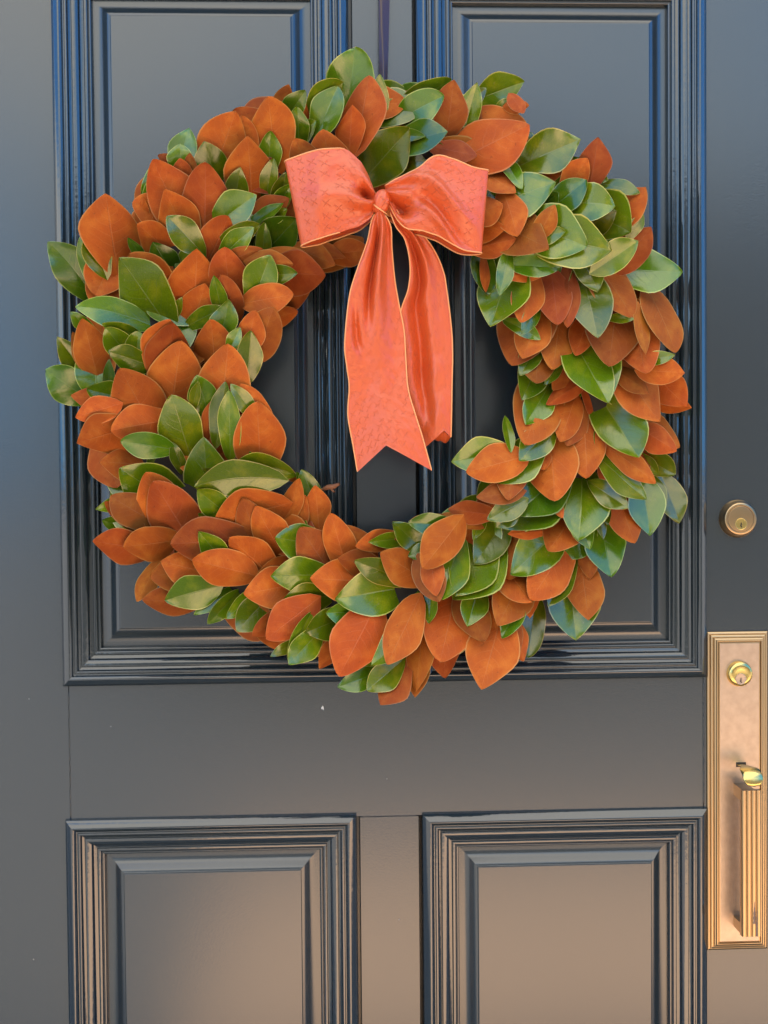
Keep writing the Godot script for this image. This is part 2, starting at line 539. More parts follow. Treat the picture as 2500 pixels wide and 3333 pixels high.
func build_hardware(d: Node3D) -> void:
	# ---- deadbolt above
	var bolt := put("deadbolt", lathe(rounded([Vector3(0.0, -0.001, 0), Vector3(0.0252, -0.001, 0), Vector3(0.0254, 0.0015, 0.001), Vector3(0.0236, 0.0040, 0.001), Vector3(0.0212, 0.0128, 0.0016), Vector3(0.0178, 0.0132, 0.0005), Vector3(0.0172, 0.0118, 0.0004), Vector3(0.0166, 0.0130, 0.0004), Vector3(0.0, 0.0131, 0)])), M.brass, d, Vector3(0.529, 1.3568, 0))
	put("key_plug", lathe(rounded([Vector3(0.0079, 0.0120, 0), Vector3(0.0078, 0.0136, 0.0003), Vector3(0.0072, 0.0137, 0.0003), Vector3(0.0070, 0.0133, 0.0003), Vector3(0.0, 0.0134, 0)])), M.bright, bolt, Vector3(0.0003, -0.0066, 0))
	keyway(bolt, Vector3(0.0004, -0.0076, 0.0137))
	# ---- the long handle plate with its stepped border
	var r := Rect2(0.4868, 0.7788, 0.0822, 0.4282)
	var bp := rounded([Vector3(0, -0.001, 0), Vector3(0.0004, 0.0030, 0.001), Vector3(0.0030, 0.0042, 0.001), Vector3(0.0040, 0.0036, 0.0003), Vector3(0.0044, 0.0058, 0.0008), Vector3(0.0068, 0.0068, 0.001), Vector3(0.0078, 0.0064, 0.0003), Vector3(0.0082, 0.0088, 0.0008), Vector3(0.0102, 0.0096, 0.0006), Vector3(0.0108, 0.0116, 0.0006), Vector3(0.0122, 0.0116, 0.0005), Vector3(0.0126, 0.0090, 0.0002), Vector3(0.0136, 0.0090, 0.0002), Vector3(0.0139, 0.0110, 0.0003), Vector3(0.0150, 0.0112, 0)])
	var st := begin()
	for side in 4: st.append_from(mitred(bp, r, side, 0.0), 0, Transform3D.IDENTITY)
	var plate := put("handle_plate", st.commit(), M.brass, d)
	var i := r.grow(-0.0150)
	var f := begin()
	quad(f, Vector3(i.position.x, i.end.y, 0.0112), Vector3(i.end.x, i.end.y, 0.0112), Vector3(i.end.x, i.position.y, 0.0112), Vector3(i.position.x, i.position.y, 0.0112))
	put("backing", finish(f), M.worn, plate)
	put("lock_cylinder", lathe(rounded([Vector3(0.0172, 0.0105, 0), Vector3(0.0170, 0.0128, 0.0008), Vector3(0.0158, 0.0172, 0.0014), Vector3(0.0120, 0.0192, 0.003), Vector3(0.0078, 0.0190, 0.0004), Vector3(0.0, 0.0180, 0)])), M.bright, plate, Vector3(0.5274, 1.1521, 0))
	put("key_plug", lathe(rounded([Vector3(0.0074, 0.0175, 0), Vector3(0.0073, 0.0198, 0.0003), Vector3(0.0066, 0.0199, 0.0003), Vector3(0.0064, 0.0195, 0.0003), Vector3(0.0, 0.0196, 0)])), M.worn, plate, Vector3(0.5267, 1.1462, 0))
	keyway(plate, Vector3(0.5268, 1.1448, 0.0199))
	# thumb latch: a slot, a stem and a spoon-shaped press
	put("latch_slot", slab_mesh(Vector3(0.5232, 1.0275, 0.0113), Vector3(0.5365, 1.0338, 0.0117), 0.0001), M.dark, plate)
	var rows := []
	var path := [mm(529.8, 1030.5, 10), mm(529.8, 1031.8, 22), mm(529.8, 1033.0, 34), mm(530.0, 1032.6, 44), mm(530.2, 1029.0, 51), mm(530.4, 1023.0, 55), mm(530.6, 1015.0, 57.5)]
	for k in 25:
		var t := k / 24.0
		var c := along(path, t)
		var hw: float = lerp(0.0060, 0.0132, smoothstep(0.2, 0.5, t))
		if t > 0.80: hw *= sqrt(maxf(0.0, 1.0 - pow((t - 0.80) / 0.2, 2.0)))
		var row := []
		for j in 17:
			var a := TAU * j / 16.0
			row.append(c + Vector3(cos(a) * hw, sin(a) * 0.0016 - 0.0012 * pow(cos(a), 2.0) * smoothstep(0.3, 0.6, t), sin(a) * 0.0010))
		rows.append(row)
	var s2 := begin()
	grid(s2, rows, Color.WHITE, true)
	put("thumb_latch", finish(s2), M.bright, plate)
	# pull: two posts and a reeded grip
	for y in [[1.0060, 0.9905], [0.8282, 0.8148]]:
		put("post", slab_mesh(Vector3(0.5196, y[1], 0.0108), Vector3(0.5365, y[0], 0.0420), 0.0008), M.brass, plate)
	var gx := 0.5182
	var gp := [Vector2(0, 0.0400)]
	for k in 4:
		var a := 0.0064 * k
		for q in [Vector2(0.0001, 0.0464), Vector2(0.0006, 0.0478), Vector2(0.0020, 0.0486), Vector2(0.0042, 0.0486), Vector2(0.0056, 0.0478), Vector2(0.0062, 0.0464)]:
			gp.append(Vector2(a + q.x, q.y))
	gp.append(Vector2(0.0256, 0.0400))
	gp.append(Vector2(0, 0.0400))
	var g := begin()
	grid(g, [gp.map(func(q): return Vector3(gx + q.x, 1.0060, q.y)), gp.map(func(q): return Vector3(gx + q.x, 0.8146, q.y))], Color.WHITE, false)
	g.set_smooth_group(-1)
	for y in [1.0060, 0.8146]:
		for k in range(1, gp.size() - 2):
			tri(g, Vector3(gx, y, 0.04), Vector3(gx + gp[k].x, y, gp[k].y), Vector3(gx + gp[k + 1].x, y, gp[k + 1].y))
	var grip := put("grip", finish(g), M.brass, plate)
	for c in [[Vector3(0.5345, 0.846, 0.04885), 0.0018, 0.0145], [Vector3(0.5378, 0.832, 0.04885), 0.0016, 0.0170]]:
		var s3 := begin()
		var n := 14
		for k in n:
			var t0 := float(k) / n * 2.0 - 1.0
			var t1 := float(k + 1) / n * 2.0 - 1.0
			var w0: float = c[1] * (0.25 + 0.75 * smoothstep(1.0, -0.4, t0)) * (1.0 + 0.25 * sin(k * 2.1))
			var w1: float = c[1] * (0.25 + 0.75 * smoothstep(1.0, -0.4, t1)) * (1.0 + 0.25 * sin((k + 1) * 2.1))
			quad(s3, c[0] + Vector3(-w1, t1 * c[2], 0), c[0] + Vector3(w1 * 0.5, t1 * c[2], 0), c[0] + Vector3(w0 * 0.5, t0 * c[2], 0), c[0] + Vector3(-w0, t0 * c[2], 0))
		put("worn_patch", finish(s3), M.steel, plate)

func keyway(parent: Node3D, at: Vector3) -> void:
	var st := begin()
	var z := [Vector2(0.0002, 0.0028), Vector2(-0.0004, 0.0012), Vector2(0.0004, 0.0002), Vector2(-0.0008, -0.0010), Vector2(0.0002, -0.0024), Vector2(0.0007, -0.0034)]
	for k in z.size() - 1:
		var w := 0.00055 if k < 2 else 0.0008
		quad(st, Vector3(z[k].x - w, z[k].y, 0), Vector3(z[k].x + w, z[k].y, 0), Vector3(z[k + 1].x + w, z[k + 1].y, 0), Vector3(z[k + 1].x - w, z[k + 1].y, 0))
	put("keyway", finish(st), M.dark, parent, at + Vector3(0, 0, 0.00012))

# ---------------------------------------------------------------- the wreath
var wreath: Node3D
var spare := []      # surface tools that collect the small and hidden leaves
var alive := 0

func profile(v: float, m: float, p: float) -> float:
	if v < m: return pow(sin(PI / 2.0 * v / m), 0.65)
	var q := (v - m) / (1.0 - m)
	return (1.0 - p) * sqrt(maxf(0.0, 1.0 - pow(q, 2.3))) + p * (1.0 - pow(q, 1.6))

func v3(x: float, y: float, z: float) -> Vector3:
	return Vector3(x, y, z)

# one leaf, in millimetres from the wreath's centre: face "g" shows the glossy green upper side to the front, "r" the
# rusty felted underside; from base b to tip t, w wide; rolled about its axis, bowed along it, cupped across it; its margin waves,
# its tip curls, it folds along the midrib and twists
func leaf(face: String, b: Vector3, t: Vector3, w: float, roll: float, bow: float, cup: float, p: float, bend: float, wave: float, wp: float, curl: float, vfold: float, twist: float, single := true) -> void:
	var sts: Array = spare
	if single: sts = [begin(), begin(), begin()]
	alive += 1
	var h := w * 0.5
	var flat := Vector3(t.x - b.x, t.y - b.y, 0)
	var L := flat.length()
	var side := Vector3(-flat.y, flat.x, 0) / L
	var m := 0.56
	var N := 14
	var front := []
	var back := []
	for i in N + 1:
		var v := 1.0 - pow(1.0 - i / float(N), 1.5)
		var wd := profile(v, m, p) * h
		var rf := []
		var rb := []
		for j in 9:
			var u := (j / 4.0 - 1.0)
			u = signf(u) * pow(absf(u), 0.85)
			var z := u * wd * (tan(deg_to_rad(roll)) + twist * (v - 0.5) * 2.0)
			z += cup * wd * pow(absf(u), 1.6)
			z += vfold * wd * absf(u) * 0.7
			z += bow * L * 4.0 * v * (1.0 - v)
			z += wave * h * sin(TAU * 1.8 * v + wp + (1.3 if u > 0 else 0.0)) * u * u * smoothstep(0.0, 0.3, v)
			if v > 0.72: z += curl * L * pow((v - 0.72) / 0.28, 2.0) * 0.45
			var q := b.lerp(t, v) + side * (u * wd + bend * L * 4.0 * v * (1.0 - v)) + Vector3(0, 0, z)
			var s2 := Vector3.ZERO
			if u != 0.0: s2 = side * (u * wd * 0.07 * sin(TAU * 1.15 * v + wp * 1.7 + (2.2 if u > 0.0 else 0.0)))
			q += s2
			rf.append((q + Vector3(0, 0, 0.35)) * 0.001)
			rb.append((q - Vector3(0, 0, 0.35)) * 0.001)
		front.append(rf)
		back.append(rb)
	var g := Color.WHITE
	var r := Color.WHITE
	var k := rng.randf_range(0.54, 1.26)
	r = Color(k, k * rng.randf_range(0.82, 1.34), k * rng.randf_range(0.8, 2.0))
	k = rng.randf_range(0.55, 1.2)
	g = Color(k * rng.randf_range(0.70, 1.25), k, k * rng.randf_range(0.8, 1.7))
	var fs: SurfaceTool = sts[0] if face == "g" else sts[1]
	var bs: SurfaceTool = sts[1] if face == "g" else sts[0]
	# the two halves of the blade meet in a crease along the midrib
	for half in 2:
		var pf := []
		var pb := []
		for i in N + 1:
			pf.append(front[i].slice(0, 5) if half == 0 else front[i].slice(4, 9))
			pb.append(back[i].slice(0, 5) if half == 0 else back[i].slice(4, 9))
		grid(fs, pf, g if face == "g" else r, true, Vector2(0.5, 1.0), half, half * 0.5)
		grid(bs, pb, r if face == "g" else g, false, Vector2(0.5, 1.0), half, half * 0.5)
	# the thickened pale margin
	var e := []
	for i in N + 1: e.append([front[i][0], back[i][0]])
	for i in range(N - 1, -1, -1): e.append([front[i][8], back[i][8]])
	grid(sts[2], e, Color(0.50, 0.47, 0.12) if face == "g" else Color(0.55, 0.29, 0.09))
	if single: put("leaf", leaf_mesh(sts), null, wreath)

func leaf_mesh(sts: Array) -> ArrayMesh:
	var mesh := ArrayMesh.new()
	var mats := [M.upper[rng.randi() % 2], M.under[rng.randi() % 2], M.rim]
	for k in 3:
		sts[k].generate_normals()
		sts[k].commit(mesh)
		mesh.surface_set_material(k, mats[k])
	return mesh

func build_wreath() -> void:
	wreath = thing("wreath", "large round wreath of green and rust magnolia leaves hanging on the door", "wreath", WREATH_AT)
	# the ring that carries the stems
	var st := begin()
	var ring := []
	for k in 97:
		var a := TAU * k / 96.0
		var row := []
		for j in 13:
			var c := TAU * j / 12.0
			var q := 0.046 + 0.004 * sin(a * 23.0 + j)
			row.append(Vector3(cos(a) * (0.288 + cos(c) * q), sin(a) * (0.288 + cos(c) * q), 0.036 + sin(c) * 0.030))
		ring.append(row)
	grid(st, ring)
	put("ring_frame", finish(st), M.frame, wreath)
	spare = [begin(), begin(), begin()]
	rng.seed = 77
	# inner leaves, packed behind the ones that show
	for k in 330:
		var a := TAU * k / 330.0 + rng.randf_range(-0.03, 0.03)
		var rad := rng.randf_range(212.0, 352.0)
		var c := Vector3(cos(a) * rad, sin(a) * rad, 0)
		var ang := a + (PI * 0.5 if c.x < 0.0 else -PI * 0.5) * rng.randf_range(0.2, 1.1)
		if rad < 240.0 or rad > 330.0: ang = a + (PI * 0.5 if c.x < 0.0 else -PI * 0.5)
		var d := Vector3(cos(ang), sin(ang), 0) * rng.randf_range(36.0, 46.0)
		var z := rng.randf_range(14.0, 48.0)
		leaf("r" if rng.randf() < 0.5 else "g", c - d + Vector3(0, 0, z), c + d + Vector3(0, 0, z + rng.randf_range(14.0, 30.0)), rng.randf_range(42.0, 58.0), rng.randf_range(-22.0, 22.0), 0.05, 0.05, 0.5, 0.0, 0.05, rng.randf_range(0.0, 6.0), 0.0, 0.1, rng.randf_range(-0.1, 0.1), false)
	rng.seed = 2024
	leaves()
	var o := put("small_inner_leaves", leaf_mesh(spare), null, wreath)
	o.set_meta("kind", "stuff")
	# a cut twig sticking into the opening
	var tw := begin()
	tube(tw, [TWIG_A, TWIG_A.lerp(TWIG_B, 0.35) + Vector3(0, 0.001, 0.002), TWIG_A.lerp(TWIG_B, 0.7) + Vector3(0, -0.001, 0), TWIG_B], 0.0032, 8)
	tube(tw, [TWIG_A.lerp(TWIG_B, 0.45), TWIG_A.lerp(TWIG_B, 0.62) + Vector3(0.002, -0.007, 0.004)], 0.0028, 8)
	put("twig", finish(tw), M.twig, wreath)

# ---------------------------------------------------------------- the bow
func build_bow() -> void:
	var bow := thing("ribbon_bow", "coral orange satin bow with two long tails tied at the top of the wreath", "bow", BOW_AT)
	loop(bow, LOOP_L_TOP, LOOP_L_BOTTOM, -1)
	loop(bow, LOOP_R_TOP, LOOP_R_BOTTOM, 1)
	tail(bow, TAIL_R_LEFT, TAIL_R_RIGHT, TAIL_R_NOTCH, 2)
	tail(bow, TAIL_L_LEFT, TAIL_L_RIGHT, TAIL_L_NOTCH, 1)
	# knot: a short band drawn tight round the middle
	var rows := []
	for i in 33:
		var a := PI * i / 32.0
		var row := []
		for j in 41:
			var c := TAU * j / 40.0
			var ple := 1.0 + 0.06 * sin(c * 5.0 + a * 2.0) * sin(a) + 0.05 * sin(c * 9.0 - a * 3.0) * sin(a)
			var q := Vector3(sin(a) * cos(c) * 0.0108 * ple, cos(a) * 0.0150, sin(a) * sin(c) * 0.0105 * ple)
			q.x += 0.002 * cos(a)
			row.append(q + KNOT_AT)
		rows.append(row)
	var st := begin()
	grid(st, rows, Color.WHITE, true, Vector2(0.4, 0.3))
	var kn := put("knot", finish(st), M.satin, bow)
	var e := begin()
	tube(e, [KNOT_AT + mm(-10.5, -3.0, 4.5), KNOT_AT + mm(-6, -8, 9.0), KNOT_AT + mm(0, -12, 9.0), KNOT_AT + mm(6.5, -15.5, 5)], 0.0010, 6)
	put("wired_edge", finish(e), M.trim, kn)

func loop(bow: Node3D, top: Array, bottom: Array, dir: int) -> void:
	var rows := []
	var N := 72
	var K := 36
	for i in N + 1:
		var th := PI * i / N
		var s := sin(th)
		var front := cos(th)
		var a := along(top, s)
		var b := along(bottom, s)
		var row := []
		for j in K + 1:
			var v := float(j) / K
			var q := a.lerp(b, v)
			var puff: float = 0.030 * pow(s, 0.6) * (0.55 + 0.45 * sin(PI * clamp(v, 0.0, 1.0)))
			q.z += puff * front
			if front > 0.0:
				var f := front * smoothstep(0.0, 0.2, s + 0.05)
				# gathers that fan out from the knot, and the broad folds of the satin
				q.z += f * 0.0046 * (1.0 - s) * sin(v * 15.0 + dir * 1.2)
				q.z += f * 0.0036 * sin(v * 6.0 + s * 4.0 * dir) * s
				q.z += f * 0.0018 * noise.get_noise_2d(s * 260.0 + dir * 90.0, v * 240.0)
				if dir < 0:
					q.z -= f * 0.024 * exp(-pow((s - 0.27) / 0.11, 2.0) - pow((v - 0.44 - 0.1 * (s - 0.27)) / 0.10, 2.0))
					q.z += f * 0.007 * exp(-pow((v - 0.72 + 0.25 * s) / 0.10, 2.0)) * (1.0 - s) * s * 4.0
					q.z += f * 0.009 * exp(-pow((s - 0.72 - 0.10 * v) / 0.10, 2.0))
				else:
					q.z -= f * 0.026 * exp(-pow((s - 0.26) / 0.13, 2.0) - pow((v - 0.68) / 0.17, 2.0))
					q.z += f * 0.014 * exp(-pow((v - 0.10 - 0.95 * (s - 0.30)) / 0.09, 2.0)) * smoothstep(0.18, 0.4, s) * smoothstep(1.0, 0.8, s)
					q.z -= f * 0.011 * exp(-pow((v - 0.34 - 1.0 * (s - 0.30)) / 0.08, 2.0)) * smoothstep(0.3, 0.5, s) * smoothstep(1.0, 0.8, s)
					q.z += f * 0.010 * exp(-pow((v - 0.62 - 0.85 * (s - 0.40)) / 0.08, 2.0)) * smoothstep(0.3, 0.5, s)
			else:
				q.y += 0.0042 * front * s
			q.y += 0.0006 * sin(s * 30.0) * (v - 0.5)
			row.append(q)
		rows.append(row)
	var st := begin()
	grid(st, rows, Color.WHITE, dir > 0, Vector2(1.05, 2.6))
	var o := put("loop", finish(st), M.satin, bow)
	edges(o, rows, 0 if dir > 0 else 14, K)

# the wired edges of a ribbon: a thin gold-orange cord along both sides
func edges(o: Node3D, rows: Array, from: int, K: int) -> void:
	for j in [0, K]:
		var pts := []
		for i in range(from, rows.size()):
			pts.append(rows[i][j])
		var e := begin()
		tube(e, pts, 0.0009, 6)
		put("wired_edge", finish(e), M.trim, o)

func tail(bow: Node3D, left: Array, right: Array, notch: Vector3, kind: int) -> void:
	var rows := []
	var N := 90
	var K := 36
	for i in N + 1:
		var t := float(i) / N
		var a := along(left, t)
		var b := along(right, t)
		var row := []
		for j in K + 1:
			var v := float(j) / K
			var q := a.lerp(b, v)
			var wid := absf(b.x - a.x)
			var end_l: Vector3 = left[-1]
			var end_r: Vector3 = right[-1]
			var nv: float = clamp((notch.x - end_l.x) / (end_r.x - end_l.x), 0.1, 0.9)
			var cut := end_l.lerp(notch, v / nv) if v < nv else notch.lerp(end_r, (v - nv) / (1.0 - nv))
			q += (cut - end_l.lerp(end_r, v)) * pow(t, 3.5)
			# pleats at the knot that open out downwards
			q.z += 0.0075 * sin(PI * v) * smoothstep(0.0, 0.15, t)
			q.z += 0.0080 * sin(v * 13.0 + 0.6 * kind) * smoothstep(0.02, 0.12, t) * exp(-t * 3.2)
			if kind == 1:
				q.z -= 0.018 * exp(-pow((v - 0.40) / 0.07, 2.0)) * smoothstep(0.08, 0.2, t) * smoothstep(0.52, 0.34, t)
				q.z += 0.006 * exp(-pow((v - 0.58) / 0.12, 2.0)) * smoothstep(0.1, 0.25, t) * smoothstep(0.6, 0.3, t)
				q.z -= 0.010 * exp(-pow((v - 0.18 - 0.9 * (t - 0.47)) / 0.06, 2.0)) * exp(-pow((t - 0.48) / 0.06, 2.0))
				q.z += 0.009 * sin(t * 5.5 + v * 2.4)
			else:
				q.z -= 0.022 * exp(-pow((v - 0.36) / 0.15, 2.0)) * smoothstep(0.12, 0.3, t) * smoothstep(0.98, 0.7, t)
				q.z += 0.005 * sin(t * 4.6 + 1.0 + v * 1.6)
				q.z += 0.0018 * sin(t * 40.0 + v * 5.0) * smoothstep(0.55, 0.7, t) * exp(-pow((v - 0.5) / 0.3, 2.0))
			q.z += 0.0012 * noise.get_noise_3d(t * 420.0, v * 90.0, kind * 50.0)
			row.append(q)
		rows.append(row)
	var st := begin()
	grid(st, rows, Color.WHITE, true, Vector2(1.0, 3.6))
	if kind == 2:
		# the cut end rolls back and shows its dark inner face
		var curl := []
		for i in 9:
			var t := i / 8.0
			var row := []
			for j in 15:
				var v := 0.30 + 0.70 * j / 14.0
				var q: Vector3 = rows[N][int(v * K)]
				row.append(q + Vector3(-0.001 * t, -0.0125 * sin(PI * t * 0.62) * sin(PI * pow((v - 0.30) / 0.70, 1.7) * 0.93), -0.004 - 0.020 * t))
			curl.append(row)
		grid(st, curl, Color.WHITE, true, Vector2(1.0, 0.3))
	var o := put("tail", finish(st), M.satin, bow)
	edges(o, rows, 4, K)

# the narrow dark ribbon that carries the wreath over the top of the door
func build_hanger() -> void:
	var o := thing("hanging_ribbon", "narrow dark brown satin ribbon running up the door from the wreath", "ribbon", Vector3(0.0635, 1.86, 0.0))
	var rows := []
	for i in 40:
		var t := i / 39.0
		var y: float = lerp(2.2015, 1.80, t)
		var cx: float = 0.0635 + 0.0022 * sin(t * 5.0)
		var hw: float = lerp(0.0072, 0.0046, smoothstep(0.35, 0.9, t))
		var zz: float = lerp(0.002, 0.030, smoothstep(0.2, 1.0, t))
		var pk: float = lerp(-0.75, 0.25, smoothstep(0.3, 0.85, t))
		var row := []
		for j in 9:
			var u := j / 4.0 - 1.0
			row.append(Vector3(cx + u * hw - 0.0635, y - 1.86, zz + 0.0060 * (1.0 - absf(u - pk) / (1.0 + absf(pk))) + 0.0006 * sin(t * 30.0 + u)))
		rows.append(row)
	var st := begin()
	grid(st, rows, Color.WHITE, true)
	put("band", finish(st), M.brown_satin, o)

# ---------------------------------------------------------------- setting
func structure(called: String, mesh: Mesh, mat: Material) -> void:
	var o := put(called, mesh, mat, self)
	o.set_meta("kind", "structure")
	o.set_meta("label", STRUCTURE_LABELS.get(called, called))

const STRUCTURE_LABELS := {"ground": "grey ground beyond the porch", "porch_floor": "grey slate floor before the door", "path": "sunlit tan stone path in front of the porch", "wall": "plain house wall on both sides of the door and above it"}

# the rendered garden wall across the path, whose shaded side the gloss paint mirrors
func build_garden_wall() -> void:
	var h := thing("garden_wall", "grey rendered garden wall with a stone coping across the path from the door", "wall", Vector3(4.0, 0, 6.5))
	put("wall", slab_mesh(Vector3(-5.7, 0.0, -0.15), Vector3(9.0, 3.2, 0.15), 0.01), M.render, h)
	put("coping", slab_mesh(Vector3(-5.8, 3.2, -0.24), Vector3(9.1, 3.32, 0.24), 0.015), M.slate, h)

func build_setting() -> void:
	var st := begin()
	quad(st, Vector3(-60, 0, -0.04), Vector3(60, 0, -0.04), Vector3(60, 0, 80), Vector3(-60, 0, 80))
	structure("ground", finish(st), M.asphalt)
	var fl := begin()
	quad(fl, Vector3(-1.6, 0.05, -0.019), Vector3(3.2, 0.05, -0.019), Vector3(3.2, 0.05, 1.05), Vector3(-1.6, 0.05, 1.05))
	quad(fl, Vector3(-1.6, 0.05, 1.05), Vector3(3.2, 0.05, 1.05), Vector3(3.2, 0.0, 1.05), Vector3(-1.6, 0.0, 1.05))
	structure("porch_floor", finish(fl), M.slate)
	var pv := begin()
	quad(pv, Vector3(-0.42, 0.02, 1.054), Vector3(3.2, 0.02, 1.054), Vector3(3.2, 0.02, 2.7), Vector3(-0.42, 0.02, 2.7))
	structure("path", finish(pv), M.stone)
	build_garden_wall()
	var w := begin()
	slab(w, Vector3(-4.0, 0.0, -0.24), Vector3(-0.520, 2.26, -0.02))
	slab(w, Vector3(0.642, 0.0, -0.24), Vector3(4.5, 2.26, -0.02))
	slab(w, Vector3(-4.0, 2.26, -0.24), Vector3(4.5, 3.1, -0.02))
	structure("wall", finish(w), M.wall)
	var d := thing("door_frame", "dark slate-blue painted frame around the door", "door frame")
	put("jamb", slab_mesh(Vector3(-0.5195, 0.0, -0.16), Vector3(-0.4785, 2.2595, -0.004), 0.002), M.flat_paint, d)
	put("jamb", slab_mesh(Vector3(0.6005, 0.0, -0.16), Vector3(0.6415, 2.2595, -0.004), 0.002), M.flat_paint, d)
	put("head", slab_mesh(Vector3(-0.4780, 2.2025, -0.16), Vector3(0.6000, 2.2595, -0.004), 0.002), M.flat_paint, d)
	put("stop", slab_mesh(Vector3(-0.4780, 0.0, -0.16), Vector3(0.6000, 2.2020, -0.046), 0.002), M.flat_paint, d)

# every leaf that shows, back to front round the ring
func leaves() -> void:
	leaf("g", v3(214, -278, 37), v3(196, -357, 71), 36, -14, 0.00, 0.10, 0.62, 0.00, 0.13, 3.0, 0.01, 0.42, 0.00)
	leaf("r", v3(173, -300, 64), v3(187, -358, 91), 30, -14, 0.07, -0.06, 0.79, 0.00, 0.04, 1.0, 0.10, -0.36, -0.02)
	leaf("r", v3(167, -295, 72), v3(178, -354, 99), 33, -28, 0.05, 0.04, 0.79, 0.00, 0.03, 1.8, -0.10, -0.34, -0.07)
	leaf("r", v3(166, -289, 78), v3(130, -386, 124), 64, 14, 0.00, 0.11, 0.87, 0.00, 0.02, 1.3, 0.04, -0.14, -0.10)
	leaf("r", v3(93, -294, 43), v3(90, -379, 80), 49, -42, 0.06, 0.02, 0.75, 0.00, 0.07, 1.6, 0.08, -0.10, 0.08)
	leaf("r", v3(54, -312, 66), v3(51, -398, 104), 38, 42, 0.03, 0.12, 0.96, 0.00, 0.06, 3.4, 0.07, -0.27, -0.09, false)
	leaf("r", v3(67, -280, 57), v3(52, -391, 107), 33, 42, 0.10, -0.03, 0.87, 0.00, 0.05, 5.1, 0.00, -0.20, 0.06)
	leaf("r", v3(118, -237, 39), v3(81, -353, 120), 76, 0, -0.01, 0.08, 0.62, 0.00, 0.04, 0.2, -0.01, -0.13, -0.09)
	leaf("g", v3(76, -261, 63), v3(69, -309, 96), 17, 42, 0.08, 0.03, 0.79, 0.00, 0.07, 4.0, -0.02, 0.34, 0.09)
	leaf("r", v3(131, -262, 61), v3(152, -316, 101), 35, -28, 0.02, 0.09, 0.79, 0.00, 0.03, 2.4, -0.02, -0.06, -0.03, false)
	leaf("r", v3(109, -265, 68), v3(136, -329, 116), 45, 0, 0.04, -0.06, 0.71, 0.00, 0.06, 3.2, -0.04, -0.13, -0.10)
	leaf("g", v3(137, -256, 66), v3(116, -312, 106), 36, -14, 0.08, 0.12, 0.92, 0.00, 0.04, 1.2, -0.03, 0.39, -0.03)
	leaf("g", v3(190, -275, 70), v3(159, -328, 103), 26, 28, 0.03, 0.11, 0.92, 0.00, 0.13, 2.0, -0.14, 0.31, 0.03)
	leaf("r", v3(207, -227, 36), v3(152, -310, 115), 59, -14, 0.07, 0.07, 0.75, 0.00, 0.06, 4.3, 0.07, -0.05, -0.03)
	leaf("r", v3(150, -218, 55), v3(195, -283, 110), 52, -42, 0.02, -0.04, 0.75, 0.00, 0.06, 0.4, -0.04, -0.12, -0.05)
	leaf("r", v3(177, -192, 55), v3(169, -256, 97), 40, 28, 0.08, -0.06, 0.62, 0.00, 0.03, 1.2, 0.08, -0.12, 0.02)
	leaf("g", v3(252, -227, 31), v3(256, -335, 77), 67, 0, 0.05, 0.12, 0.83, 0.00, 0.06, 5.1, 0.02, 0.51, -0.08)
	leaf("r", v3(267, -227, 51), v3(270, -309, 87), 50, 14, 0.01, 0.05, 0.96, 0.00, 0.02, 3.4, -0.06, -0.09, -0.01)
	leaf("r", v3(271, -197, 47), v3(275, -259, 73), 26, 28, 0.10, 0.03, 0.79, 0.00, 0.06, 3.1, -0.11, -0.21, 0.05)
	leaf("g", v3(291, -166, 39), v3(301, -256, 78), 56, -14, 0.03, 0.03, 0.83, 0.00, 0.08, 2.0, -0.06, 0.29, 0.01)
	leaf("g", v3(262, -224, 51), v3(217, -289, 100), 30, 14, -0.00, 0.04, 0.79, 0.00, 0.06, 4.2, 0.01, 0.52, 0.01)
	leaf("r", v3(259, -200, 48), v3(193, -280, 111), 59, 0, 0.05, 0.07, 0.68, 0.00, 0.05, 3.8, -0.07, -0.14, 0.02)
	leaf("g", v3(169, -196, 48), v3(98, -278, 116), 64, 42, 0.02, 0.01, 0.87, 0.00, 0.03, 1.0, -0.14, 0.20, -0.03)
	leaf("g", v3(155, -187, 42), v3(100, -273, 123), 61, 28, -0.00, 0.07, 0.87, 0.00, 0.13, 4.5, -0.02, 0.36, 0.00)
	leaf("g", v3(115, -198, 64), v3(82, -277, 120), 41, 28, 0.07, 0.12, 0.79, 0.00, 0.05, 0.7, 0.10, 0.48, 0.05)
	leaf("g", v3(175, -178, 50), v3(126, -237, 97), 44, 14, 0.00, 0.10, 0.96, 0.00, 0.05, 2.5, -0.16, 0.45, -0.07)
	leaf("g", v3(251, -188, 47), v3(169, -249, 106), 56, 0, 0.05, 0.09, 0.92, 0.00, 0.14, 2.4, -0.02, 0.23, 0.05)
	leaf("g", v3(147, -164, 60), v3(126, -207, 89), 17, -28, 0.01, 0.01, 0.79, 0.00, 0.08, 0.8, -0.10, 0.45, -0.03, false)
	leaf("r", v3(230, -196, 68), v3(167, -199, 103), 18, 14, 0.06, 0.04, 0.79, 0.00, 0.06, 4.4, -0.10, -0.48, 0.01)
	leaf("r", v3(272, -157, 50), v3(215, -220, 113), 47, 42, 0.06, -0.04, 0.66, 0.00, 0.07, 1.6, -0.09, -0.29, 0.01)
	leaf("g", v3(251, -162, 72), v3(267, -219, 111), 33, -28, 0.06, 0.11, 0.96, 0.00, 0.08, 1.9, -0.06, 0.42, -0.06)
	leaf("g", v3(284, -157, 65), v3(287, -208, 98), 20, -42, 0.02, 0.08, 0.96, 0.00, 0.05, 2.1, -0.14, 0.27, 0.06)
	leaf("r", v3(307, -120, 47), v3(327, -213, 88), 58, -28, 0.01, -0.07, 0.71, 0.00, 0.02, 0.3, 0.10, -0.17, 0.07)
	leaf("g", v3(379, -124, 20), v3(397, -191, 50), 42, -14, 0.03, 0.11, 0.92, 0.00, 0.13, 6.0, -0.16, 0.27, 0.02)
